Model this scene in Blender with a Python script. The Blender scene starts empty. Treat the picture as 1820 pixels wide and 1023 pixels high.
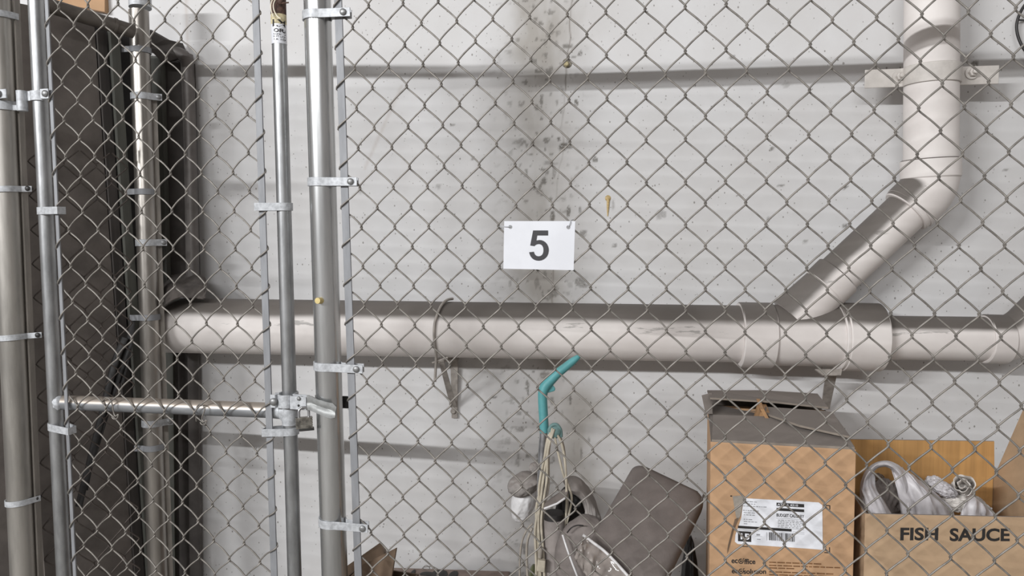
import bpy, math, random
import numpy as np
from mathutils import Vector, Matrix, noise
from mathutils.geometry import tessellate_polygon

random.seed(7)
SC = bpy.context.scene
COL = SC.collection
V = Vector

# ------------------------------------------------------------------ camera and the places things stand
F = 1314.0
CX, CY = 910.0, 511.5
CAM_Z = 1.15
yaw, pitch, roll = math.radians(5.2), math.radians(3.9), math.radians(0.5)
d_ = V((math.sin(roll) * math.cos(pitch), math.cos(roll) * math.cos(pitch), math.sin(pitch))).normalized()   # world down, seen from the camera
w_ = V((math.cos(yaw), 0, -math.sin(yaw)))
w_ = (w_ - d_ * w_.dot(d_)).normalized()          # along the wall
z_ = -d_
y_ = z_.cross(w_).normalized()                    # into the wall
RW = Matrix((w_, y_, z_))                         # camera axes (right, down, forward) -> world
DW = 1.95 * (RW @ V((0, 0, 1))).y                 # camera to wall
CAM = V((0, -DW, CAM_Z))


def ray(px, py):
    return RW @ V(((px - CX) / F, (py - CY) / F, 1.0))


def P(px, py, d):
    return CAM + ray(px, py) * d


def on_plane(px, py, p0, n):
    r = ray(px, py)
    return CAM + r * ((p0 - CAM).dot(n) / r.dot(n))


def on_wall(px, py, off=0.0):
    return on_plane(px, py, V((0, -off, 0)), V((0, 1, 0)))


def depth_of(p):
    return (RW.transposed() @ (p - CAM)).z


# fence fabric: lattice vectors in the fence plane (half a diamond each way)
L1 = RW @ V((0.033323809843581895, 0.00028914916326665236, -0.00674092651422465))
L2 = RW @ V((0.0007165827702525071, 0.03768027254277564, 0.002798584172306285))
L0 = CAM + RW @ V((-0.10004439993511446, -0.5295623258703238, 1.3594108940142977))
FX = L1.normalized()
FN = L2.cross(L1).normalized()
if FN.dot(CAM - L0) < 0:
    FN = -FN
FZ = FN.cross(FX).normalized()


def fp(u, v, n=0.0):
    return L0 + FX * u + FZ * v + FN * n


def fuv(px, py, n=0.0):
    p = on_plane(px, py, L0 + FN * n, FN) - L0
    return p.dot(FX), p.dot(FZ)


def lat(c, r):
    p = L1 * c + L2 * r
    return p.dot(FX), p.dot(FZ)


V_OF_Z = lambda z: (z - L0.z) / FZ.z

# ------------------------------------------------------------------ materials


def nodes(m):
    m.use_nodes = True
    nt = m.node_tree
    return nt, nt.nodes["Principled BSDF"]


def mix(nt, fac, a, b, mode='MIX'):
    n = nt.nodes.new("ShaderNodeMix")
    n.data_type = 'RGBA'
    n.blend_type = mode
    for s, v in ((n.inputs["Factor"], fac), (n.inputs["A"], a), (n.inputs["B"], b)):
        if isinstance(v, bpy.types.NodeSocket):
            nt.links.new(v, s)
        elif isinstance(v, (int, float)):
            s.default_value = v
        else:
            s.default_value = (*v, 1)
    return n.outputs["Result"]


def ramp(nt, fac, lo, hi):
    n = nt.nodes.new("ShaderNodeMapRange")
    n.interpolation_type = 'SMOOTHSTEP'
    nt.links.new(fac, n.inputs["Value"])
    n.inputs["From Min"].default_value = lo
    n.inputs["From Max"].default_value = hi
    return n.outputs["Result"]


def mth(nt, op, a, b=None):
    n = nt.nodes.new("ShaderNodeMath")
    n.operation = op
    for s, v in zip(n.inputs, (a, b)):
        if v is None:
            continue
        if isinstance(v, bpy.types.NodeSocket):
            nt.links.new(v, s)
        else:
            s.default_value = v
    return n.outputs[0]


def noise_tex(nt, scale, detail=4, rough=0.55, stretch=(1, 1, 1)):
    g = nt.nodes.new("ShaderNodeNewGeometry")
    mp = nt.nodes.new("ShaderNodeMapping")
    mp.inputs["Scale"].default_value = stretch
    nt.links.new(g.outputs["Position"], mp.inputs["Vector"])
    n = nt.nodes.new("ShaderNodeTexNoise")
    n.inputs["Scale"].default_value = scale
    n.inputs["Detail"].default_value = detail
    n.inputs["Roughness"].default_value = rough
    nt.links.new(mp.outputs["Vector"], n.inputs["Vector"])
    return n.outputs["Fac"]


def normal_z(nt):
    g = nt.nodes.new("ShaderNodeNewGeometry")
    s = nt.nodes.new("ShaderNodeSeparateXYZ")
    nt.links.new(g.outputs["Normal"], s.inputs[0])
    return s.outputs["Z"]


def mat(name, col, rough=0.5, metal=0.0, var=0.12, scale=30, stretch=(1, 1, 1), dust=None, bump=0.0, bscale=200, spec=None, coat=0, col2=None):
    """base colour with mottling; dust = (colour, from, to) lies on what faces up"""
    m = bpy.data.materials.new(name)
    nt, b = nodes(m)
    nz = noise_tex(nt, scale, 5, 0.6, stretch)
    c2 = col2 or tuple(c * (1 - 2.2 * var) for c in col)
    c1 = col if col2 else tuple(min(1, c * (1 + var)) for c in col)
    out = mix(nt, ramp(nt, nz, 0.3, 0.72), c1, c2)
    if dust:
        dc, lo, hi = dust
        f = mth(nt, 'ADD', normal_z(nt), mth(nt, 'MULTIPLY', mth(nt, 'SUBTRACT', noise_tex(nt, 22, 5), 0.5), 0.35))
        out = mix(nt, ramp(nt, f, lo, hi), out, dc)
    nt.links.new(out, b.inputs["Base Color"])
    b.inputs["Roughness"].default_value = rough
    b.inputs["Metallic"].default_value = metal
    if spec is not None:
        b.inputs["Specular IOR Level"].default_value = spec
    if coat:
        b.inputs["Coat Weight"].default_value = coat
        b.inputs["Coat Roughness"].default_value = 0.12
    if bump:
        bn = nt.nodes.new("ShaderNodeBump")
        bn.inputs["Strength"].default_value = bump
        bn.inputs["Distance"].default_value = 0.002
        nt.links.new(noise_tex(nt, bscale, 6, 0.6, stretch), bn.inputs["Height"])
        nt.links.new(bn.outputs[0], b.inputs["Normal"])
    return m


def srgb(r, g, b):
    f = lambda c: (c / 255 / 12.92) if c / 255 <= 0.04045 else ((c / 255 + 0.055) / 1.055) ** 2.4
    return (f(r), f(g), f(b))


DUST = srgb(122, 114, 108)
M = {}
M['wire'] = mat('wire', srgb(134, 129, 123), 0.5, 0.35, 0.15, 60)
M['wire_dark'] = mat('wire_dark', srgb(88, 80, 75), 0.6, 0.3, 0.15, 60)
M['fork'] = mat('cast_fork', srgb(148, 149, 148), 0.5, 0.4, 0.1, 90, bump=0.06)
M['post'] = mat('galvanised_post', srgb(198, 199, 199), 0.27, 0.9, 0.10, 26, (1, 1, 0.12), bump=0.05, bscale=90)
M['tube'] = mat('galvanised_tube', srgb(160, 161, 162), 0.38, 0.8, 0.12, 45, (1, 1, 0.3), bump=0.08, bscale=160)
M['post_dusty'] = mat('dusty_post', srgb(158, 153, 147), 0.3, 0.85, 0.14, 26, (1, 1, 0.15), bump=0.06)
M['post_old'] = mat('dull_post', srgb(168, 164, 158), 0.42, 0.75, 0.14, 26, (1, 1, 0.15), bump=0.06)
M['band'] = mat('galvanised_band', srgb(184, 186, 189), 0.58, 0.3, 0.12, 120, bump=0.1, bscale=300)
M['bar'] = mat('tension_bar', srgb(136, 137, 140), 0.62, 0.3, 0.08, 60, (1, 1, 0.2))
M['bolt'] = mat('bolt', srgb(138, 138, 138), 0.45, 0.6, 0.1, 100)
M['rail'] = mat('galvanised_rail', srgb(150, 152, 155), 0.42, 0.55, 0.1, 40, (0.3, 1, 1), dust=(srgb(166, 156, 146), 0.12, 0.32))
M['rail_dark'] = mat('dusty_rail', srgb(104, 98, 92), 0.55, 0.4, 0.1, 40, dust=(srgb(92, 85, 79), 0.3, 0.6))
M['lock'] = mat('padlock_steel', srgb(150, 146, 138), 0.35, 0.8, 0.3, 90, bump=0.1)
M['lock_dark'] = mat('padlock_rubber', srgb(46, 44, 42), 0.6, 0, 0.2, 60)
M['black'] = mat('black_plastic', srgb(34, 31, 30), 0.5, 0, 0.2, 40)
M['print'] = mat('black_print', srgb(38, 35, 34), 0.7, 0, 0.15, 60)
M['numeral'] = mat('numeral_black', srgb(44, 42, 46), 0.5, 0, 0.06, 60)
M['brown_print'] = mat('brown_print', srgb(122, 84, 50), 0.8, 0, 0.2, 80)
M['grey_print'] = mat('grey_print', srgb(150, 150, 152), 0.7, 0, 0.1, 80)
M['plate'] = mat('white_plate', srgb(212, 213, 218), 0.4, 0, 0.02, 20, coat=0.5)
M['paper'] = mat('white_label', srgb(222, 223, 228), 0.55, 0, 0.03, 60)
M['card'] = mat('cardboard', srgb(182, 146, 112), 0.85, 0, 0.06, 14, (1, 1, 1), dust=(DUST, 0.35, 0.7), bump=0.03, bscale=120)
M['card2'] = mat('cardboard_pale', srgb(180, 152, 122), 0.85, 0, 0.05, 14, dust=(DUST, 0.5, 0.8), bump=0.03, bscale=120)
M['card_in'] = mat('cardboard_inside', srgb(186, 142, 88), 0.85, 0, 0.1, 60, (1, 1, 0.03), dust=(DUST, 0.5, 0.8))
M['card_dirty'] = mat('cardboard_dusty', srgb(136, 126, 116), 0.9, 0, 0.08, 20, dust=(DUST, 0.2, 0.6), bump=0.1)
M['card_old'] = mat('cardboard_brown', srgb(104, 86, 70), 0.9, 0, 0.12, 20, dust=(srgb(112, 98, 86), 0.3, 0.7))
M['card_flat'] = mat('cardboard_greybrown', srgb(140, 124, 116), 0.9, 0, 0.12, 30)
M['bar_dusty'] = mat('dusty_bar', srgb(142, 136, 129), 0.6, 0.3, 0.1, 60, (1, 1, 0.2))
M['teal'] = mat('teal_plastic', srgb(84, 150, 153), 0.5, 0, 0.05, 40, dust=(srgb(92, 150, 150), 0.5, 0.9))
M['teal_dusty'] = mat('teal_plastic_dusty', srgb(104, 134, 132), 0.6, 0, 0.12, 60)
M['cord'] = mat('cream_cord', srgb(178, 169, 152), 0.6, 0, 0.1, 60)
M['cord_grey'] = mat('grey_cord', srgb(150, 142, 132), 0.6, 0, 0.1, 60)
M['chrome'] = mat('dull_chrome', srgb(178, 178, 180), 0.25, 0.8, 0.15, 60)
M['fabric'] = mat('dusty_fabric', srgb(107, 99, 95), 0.95, 0, 0.07, 18, bump=0.3, bscale=500)
M['fabric2'] = mat('dusty_nylon', srgb(123, 115, 111), 0.9, 0, 0.1, 25, bump=0.3, bscale=300)
M['fabric_light'] = mat('pale_dusty_cloth', srgb(146, 140, 136), 0.9, 0, 0.12, 30, dust=(srgb(130, 123, 118), 0.3, 0.8))
M['vac'] = mat('dusty_grey_plastic', srgb(138, 130, 126), 0.7, 0, 0.1, 30, dust=(srgb(126, 117, 112), 0.2, 0.6))
M['olive'] = mat('olive_plastic', srgb(82, 84, 56), 0.35, 0, 0.15, 30)
M['bag_white'] = mat('white_plastic_bag', srgb(214, 212, 212), 0.4, 0, 0.06, 40, spec=0.6)
M['bag_grey'] = mat('grey_plastic_bag', srgb(196, 192, 194), 0.42, 0, 0.1, 40, (1, 1, 0.3), spec=0.5)
M['tissue'] = mat('crumpled_white_plastic', srgb(212, 206, 200), 0.5, 0, 0.1, 60)
M['clear'] = mat('clear_plastic', srgb(150, 141, 135), 0.14, 0, 0.12, 18, spec=0.9)
M['sheet_dark'] = mat('dark_felt', srgb(104, 97, 92), 0.95, 0, 0.14, 9, bump=0.2, bscale=60)
M['dark_strip'] = mat('dark_wood', srgb(66, 61, 58), 0.8, 0, 0.2, 30, (1, 1, 0.1))
M['dark_green'] = mat('grey_green_metal', srgb(92, 92, 86), 0.55, 0.2, 0.12, 30, (1, 1, 0.1))
M['dark_panel'] = mat('dark_board', srgb(74, 69, 66), 0.8, 0, 0.12, 20)
M['dark_frame'] = mat('dark_frame_tube', srgb(104, 99, 96), 0.5, 0.4, 0.1, 20)
M['dark_cloth'] = mat('dark_cloth', srgb(86, 80, 76), 0.95, 0, 0.2, 30)
M['strap_paint'] = mat('painted_strap', srgb(198, 192, 186), 0.55, 0, 0.05, 40, dust=(srgb(150, 142, 136), 0.5, 0.8))
M['hanger'] = mat('hanger_metal', srgb(162, 155, 148), 0.55, 0.3, 0.12, 60)
M['foam'] = mat('yellow_foam', srgb(206, 186, 128), 0.8, 0, 0.08, 200)
M['plug'] = mat('anchor_plug', srgb(178, 166, 128), 0.7, 0, 0.2, 200)
M['plug_ring'] = mat('anchor_patch', srgb(132, 126, 114), 0.9, 0, 0.25, 200)
M['glue'] = mat('glue_drip', srgb(196, 170, 118), 0.5, 0, 0.15, 200)
M['label_yellow'] = mat('yellowed_label', srgb(196, 184, 148), 0.6, 0, 0.25, 90)
M['label_torn'] = mat('torn_label', srgb(84, 62, 52), 0.8, 0, 0.3, 140)
M['zip'] = mat('cream_zip_tie', srgb(224, 216, 196), 0.5, 0, 0.05, 40)
M['wood'] = mat('bare_wood', srgb(176, 136, 96), 0.8, 0, 0.1, 40)
M['floor'] = mat('floor_concrete', srgb(150, 146, 140), 0.8, 0, 0.1, 6)


def pipe_material(name, d0, d1):
    m = bpy.data.materials.new(name)
    nt, b = nodes(m)
    base = mix(nt, ramp(nt, noise_tex(nt, 9, 5), 0.3, 0.7), srgb(222, 216, 212), srgb(212, 205, 201))
    g = nt.nodes.new("ShaderNodeNewGeometry")
    s = nt.nodes.new("ShaderNodeSeparateXYZ")
    nt.links.new(g.outputs["Position"], s.inputs[0])
    nzv = normal_z(nt)
    # grey scrapes through the paint along the run
    sc = noise_tex(nt, 26, 6, 0.65, (0.16, 1, 1.1))
    band = mth(nt, 'MULTIPLY', ramp(nt, nzv, 0.0, 0.18), mth(nt, 'SUBTRACT', 1.0, ramp(nt, nzv, 0.36, 0.5)))
    scr = mth(nt, 'MULTIPLY', band, ramp(nt, sc, 0.585, 0.62))
    base = mix(nt, mth(nt, 'MULTIPLY', scr, 0.75), base, srgb(146, 142, 138))
    # settled dust, thick on top
    f = mth(nt, 'ADD', nzv, mth(nt, 'MULTIPLY', mth(nt, 'SUBTRACT', noise_tex(nt, 12, 5, 0.5, (0.4, 1, 1)), 0.5), 0.16))
    du = ramp(nt, f, d0, d1)
    dc = mix(nt, ramp(nt, noise_tex(nt, 6, 4), 0.3, 0.7), srgb(106, 100, 95), srgb(94, 88, 83))
    out = mix(nt, du, base, dc)
    nt.links.new(out, b.inputs["Base Color"])
    b.inputs["Roughness"].default_value = 0.6
    return m


M['pipe'] = pipe_material('painted_pipe', 0.36, 0.60)
M['pipe_sloped'] = pipe_material('painted_pipe_sloped', 0.16, 0.40)

# ------------------------------------------------------------------ mesh helpers


class MB:
    def __init__(s):
        s.v, s.f = [], []

    def add(s, vs, fs):
        o = len(s.v)
        s.v += [tuple(v) for v in vs]
        s.f += [tuple(i + o for i in f) for f in fs]

    def tube(s, pts, rad, seg=12, caps=True, closed=False, ref=None, squash=None):
        pts = [V(p) for p in pts]
        n = len(pts)
        rad = rad if isinstance(rad, (list, tuple)) else [rad] * n
        T = []
        for i in range(n):
            a = pts[(i - 1) % n] if (closed or i > 0) else pts[i]
            b = pts[(i + 1) % n] if (closed or i < n - 1) else pts[i]
            t = (b - a)
            T.append(t.normalized() if t.length > 1e-9 else V((0, 0, 1)))
        r0 = V(ref) if ref else (V((0, 1, 0)) if abs(T[0].y) < 0.9 else V((1, 0, 0)))
        u = (r0 - T[0] * r0.dot(T[0])).normalized()
        vs, fs = [], []
        for i in range(n):
            u = (u - T[i] * u.dot(T[i]))
            u = u.normalized() if u.length > 1e-6 else T[i].orthogonal().normalized()
            w = T[i].cross(u)
            ka, kb = squash or (1, 1)
            for k in range(seg):
                a = 2 * math.pi * k / seg
                vs.append(pts[i] + u * (math.cos(a) * rad[i] * ka) + w * (math.sin(a) * rad[i] * kb))
        for i in range(n if closed else n - 1):
            j = (i + 1) % n
            for k in range(seg):
                l = (k + 1) % seg
                fs.append((i * seg + k, i * seg + l, j * seg + l, j * seg + k))
        if caps and not closed:
            fs.append(tuple(range(seg))[::-1])
            fs.append(tuple(range((n - 1) * seg, n * seg)))
        s.add(vs, fs)
        return s

    def lathe(s, p0, axis, prof, seg=40, caps=True):
        """prof: (distance along the axis, radius)"""
        ax = V(axis).normalized()
        return s.tube_prof(V(p0), ax, prof, seg, caps)

    def tube_prof(s, p0, ax, prof, seg, caps):
        r0 = V((0, 1, 0)) if abs(ax.y) < 0.9 else V((1, 0, 0))
        u = (r0 - ax * r0.dot(ax)).normalized()
        w = ax.cross(u)
        vs, fs = [], []
        for t, r in prof:
            for k in range(seg):
                a = 2 * math.pi * k / seg
                vs.append(p0 + ax * t + u * (math.cos(a) * r) + w * (math.sin(a) * r))
        for i in range(len(prof) - 1):
            for k in range(seg):
                l = (k + 1) % seg
                fs.append((i * seg + k, i * seg + l, (i + 1) * seg + l, (i + 1) * seg + k))
        if caps:
            fs.append(tuple(range(seg))[::-1])
            fs.append(tuple(range((len(prof) - 1) * seg, len(prof) * seg)))
        s.add(vs, fs)
        return s

    def prism(s, poly, off):
        """flat polygon (3D points) given a thickness by the vector off"""
        poly = [V(p) for p in poly]
        off = V(off)
        n = len(poly)
        tris = tessellate_polygon([poly])
        fs = [tuple(t) for t in tris] + [tuple(i + n for i in t)[::-1] for t in tris]
        fs += [(i, (i + 1) % n, (i + 1) % n + n, i + n) for i in range(n)]
        s.add(poly + [p + off for p in poly], fs)
        return s

    def box(s, c, ax, ay, az):
        c, ax, ay, az = V(c), V(ax), V(ay), V(az)
        vs = [c + ax * i + ay * j + az * k for i in (-1, 1) for j in (-1, 1) for k in (-1, 1)]
        s.add(vs, [(0, 1, 3, 2), (4, 6, 7, 5), (0, 4, 5, 1), (2, 3, 7, 6), (0, 2, 6, 4), (1, 5, 7, 3)])
        return s

    def slab(s, lo, hi):
        c = [(a + b) / 2 for a, b in zip(lo, hi)]
        h = [(b - a) / 2 for a, b in zip(lo, hi)]
        return s.box(c, (h[0], 0, 0), (0, h[1], 0), (0, 0, h[2]))

    def strap(s, path, v0, h, t, closed=False, slope=0.0, u0=0.0, fr=None):
        """strip bent along path (u, n) in the fence's frame, h tall along v, t thick"""
        fr = fr or fp
        n = len(path)
        pa, pb = [], []
        for i in range(n):
            a = path[(i - 1) % n] if (closed or i > 0) else path[i]
            b = path[(i + 1) % n] if (closed or i < n - 1) else path[i]
            dx, dy = b[0] - a[0], b[1] - a[1]
            l = math.hypot(dx, dy) or 1
            nx, ny = -dy / l * t / 2, dx / l * t / 2
            pa.append((path[i][0] + nx, path[i][1] + ny))
            pb.append((path[i][0] - nx, path[i][1] - ny))
        vs = []
        for q in (pa, pb):
            for sg in (-1, 1):
                vs += [fr(u, v0 + sg * h / 2 + slope * (u - u0), nn) for u, nn in q]
        fs = []
        for i in range(n if closed else n - 1):
            j = (i + 1) % n
            A, B, C, D = 0, n, 2 * n, 3 * n
            fs += [(A + i, A + j, B + j, B + i), (C + i, D + i, D + j, C + j), (B + i, B + j, D + j, D + i), (A + i, C + i, C + j, A + j)]
        if not closed:
            e = n - 1
            fs += [(0, n, 3 * n, 2 * n), (e, 2 * n + e, 3 * n + e, n + e)]
        s.add(vs, fs)
        return s

    def blob(s, c, rad, amp=0.15, freq=3.0, seed=0, sub=4, axes=None, ridge=True, octs=4):
        import bmesh
        bm = bmesh.new()
        bmesh.ops.create_icosphere(bm, subdivisions=sub, radius=1)
        A = axes or (V((1, 0, 0)), V((0, 1, 0)), V((0, 0, 1)))
        vs = []
        for v in bm.verts:
            q = v.co.copy()
            k, a, f = 0.0, 1.0, freq
            for o in range(octs):
                nn = noise.noise(q * f + V((seed * 7.3, seed * 3.1, o * 11.7)))
                k += a * ((0.5 - abs(nn) * 2) if ridge else nn)
                a *= 0.5
                f *= 2.1
            q = q * (1 + amp * k)
            vs.append(V(c) + A[0] * (q.x * rad[0]) + A[1] * (q.y * rad[1]) + A[2] * (q.z * rad[2]))
        s.add(vs, [tuple(v.index for v in f.verts) for f in bm.faces])
        bm.free()
        return s

    def build(s, name, m, parent=None, smooth=40, bevel=0, sub=0):
        me = bpy.data.meshes.new(name)
        me.from_pydata(s.v, [], s.f)
        me.validate()
        import bmesh
        bm = bmesh.new()
        bm.from_mesh(me)
        bmesh.ops.recalc_face_normals(bm, faces=bm.faces)
        bm.to_mesh(me)
        bm.free()
        me.materials.append(M[m] if isinstance(m, str) else m)
        o = bpy.data.objects.new(name, me)
        COL.objects.link(o)
        if parent is not None:
            o.parent = parent
            o.matrix_parent_inverse = world_of(parent).inverted()
        if smooth:
            me.polygons.foreach_set('use_smooth', [True] * len(me.polygons))
            me.set_sharp_from_angle(angle=math.radians(smooth))
        if bevel:
            b = o.modifiers.new('bevel', 'BEVEL')
            b.width = bevel
            b.segments = 2
            b.limit_method = 'ANGLE'
        if sub:
            b = o.modifiers.new('subdivision', 'SUBSURF')
            b.levels = b.render_levels = sub
        return o


def world_of(o):
    m = Matrix.Translation(o.location)
    if o.parent is not None:
        m = world_of(o.parent) @ o.matrix_parent_inverse @ m
    return m


def tag(o, label, cat, group=None):
    o['label'] = label
    o['category'] = cat
    if group:
        o['group'] = group
    return o


def thing(name, loc, label, cat, group=None):
    o = bpy.data.objects.new(name, None)
    o.empty_display_size = 0.05
    COL.objects.link(o)
    o.location = V(loc)
    return tag(o, label, cat, group)


def struct(o):
    o['kind'] = 'structure'
    return o


def arc(cu, cn, r, a0, a1, k):
    return [(cu + r * math.cos(math.radians(a0 + (a1 - a0) * i / k)), cn + r * math.sin(math.radians(a0 + (a1 - a0) * i / k))) for i in range(k + 1)]


def smoothpts(pts, k=6):
    """Catmull-Rom through the points"""
    pts = [V(p) for p in pts]
    out = []
    for i in range(len(pts) - 1):
        p0, p1, p2, p3 = pts[max(i - 1, 0)], pts[i], pts[i + 1], pts[min(i + 2, len(pts) - 1)]
        for j in range(k):
            t = j / k
            out.append(0.5 * ((2 * p1) + (p2 - p0) * t + (2 * p0 - 5 * p1 + 4 * p2 - p3) * t * t + (3 * p1 - p0 - 3 * p2 + p3) * t ** 3))
    out.append(pts[-1])
    return out


def bolt_head(mb, u, v, n, r=0.006, h=0.0035, fr=fp):
    o, ax = fr(u, v, n), (fr(u, v, n + 1) - fr(u, v, n))
    mb.lathe(o, ax, [(-0.012, r * 0.55), (0, r * 0.55), (0, r), (h * 0.6, r * 0.97), (h, r * 0.7), (h * 1.15, r * 0.25)], 16)


def text2d(body, bold=0.0):
    """a word as flat 2D triangles scaled to the unit square"""
    cu = bpy.data.curves.new('lettering', 'FONT')
    cu.body = body
    cu.offset = bold
    cu.resolution_u = 4
    o = bpy.data.objects.new('lettering', cu)
    COL.objects.link(o)
    dg = bpy.context.evaluated_depsgraph_get()
    me = bpy.data.meshes.new_from_object(o.evaluated_get(dg))
    vs = [v.co.copy() for v in me.vertices]
    fs = [tuple(p.vertices) for p in me.polygons]
    bpy.data.objects.remove(o)
    bpy.data.curves.remove(cu)
    bpy.data.meshes.remove(me)
    x0, x1 = min(v.x for v in vs), max(v.x for v in vs)
    y0, y1 = min(v.y for v in vs), max(v.y for v in vs)
    return [((v.x - x0) / (x1 - x0), (v.y - y0) / (y1 - y0)) for v in vs], fs


class Face:
    """a flat face of a thing; px corners on it become points on it"""

    def __init__(s, p0, n, lift=0.0006):
        s.n = V(n).normalized()
        if s.n.dot(CAM - V(p0)) < 0:
            s.n = -s.n
        s.p0 = V(p0) + s.n * lift

    def at(s, px, py, lift=0.0):
        return on_plane(px, py, s.p0 + s.n * lift, s.n)

    def patch(s, mb, poly, th=0.0004, lift=0.0):
        mb.prism([s.at(x, y, lift) for x, y in poly], s.n * th)

    def rect(s, mb, q, x0, y0, x1, y1, lift=0.0, th=0.0003):
        """rectangle in the unit square of the four-corner patch q (TL, TR, BR, BL)"""
        f = lambda a, b: ((q[0][0] * (1 - a) + q[1][0] * a) * (1 - b) + (q[3][0] * (1 - a) + q[2][0] * a) * b,
                          (q[0][1] * (1 - a) + q[1][1] * a) * (1 - b) + (q[3][1] * (1 - a) + q[2][1] * a) * b)
        s.patch(mb, [f(x0, y0), f(x1, y0), f(x1, y1), f(x0, y1)], th, lift)

    def text(s, mb, body, q, bold=0.0, lift=0.0, sub=None):
        pts, fs = text2d(body, bold)
        x0, y0, x1, y1 = sub or (0, 0, 1, 1)
        out = []
        for a, b in pts:
            a, b = x0 + (x1 - x0) * a, y0 + (y1 - y0) * (1 - b)
            x = (q[0][0] * (1 - a) + q[1][0] * a) * (1 - b) + (q[3][0] * (1 - a) + q[2][0] * a) * b
            y = (q[0][1] * (1 - a) + q[1][1] * a) * (1 - b) + (q[3][1] * (1 - a) + q[2][1] * a) * b
            out.append(s.at(x, y, lift))
        mb.add(out, fs)


# ------------------------------------------------------------------ the setting: painted concrete wall, floor


def vnoise(x, z, f, seed):
    rs = np.random.RandomState(seed)
    g = rs.rand(128, 128)
    a, b = x * f + 40.3, z * f + 17.7
    i, j = np.floor(a).astype(int), np.floor(b).astype(int)
    u, w = a - i, b - j
    u, w = u * u * (3 - 2 * u), w * w * (3 - 2 * w)
    G = lambda p, q: g[p % 128, q % 128]
    return (G(i, j) * (1 - u) + G(i + 1, j) * u) * (1 - w) + (G(i, j + 1) * (1 - u) + G(i + 1, j + 1) * u) * w


def fbm(x, z, f, seed, o=4):
    t, a, s = 0, 0.5, 0
    for k in range(o):
        t = t + a * vnoise(x, z, f * 2 ** k, seed + k)
        s += a
        a *= 0.5
    return t / s


def sstep(v, a, b):
    t = np.clip((v - a) / (b - a), 0, 1)
    return t * t * (3 - 2 * t)


def wx(px, py=400):
    p = on_wall(px, py)
    return p.x, p.z


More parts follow.
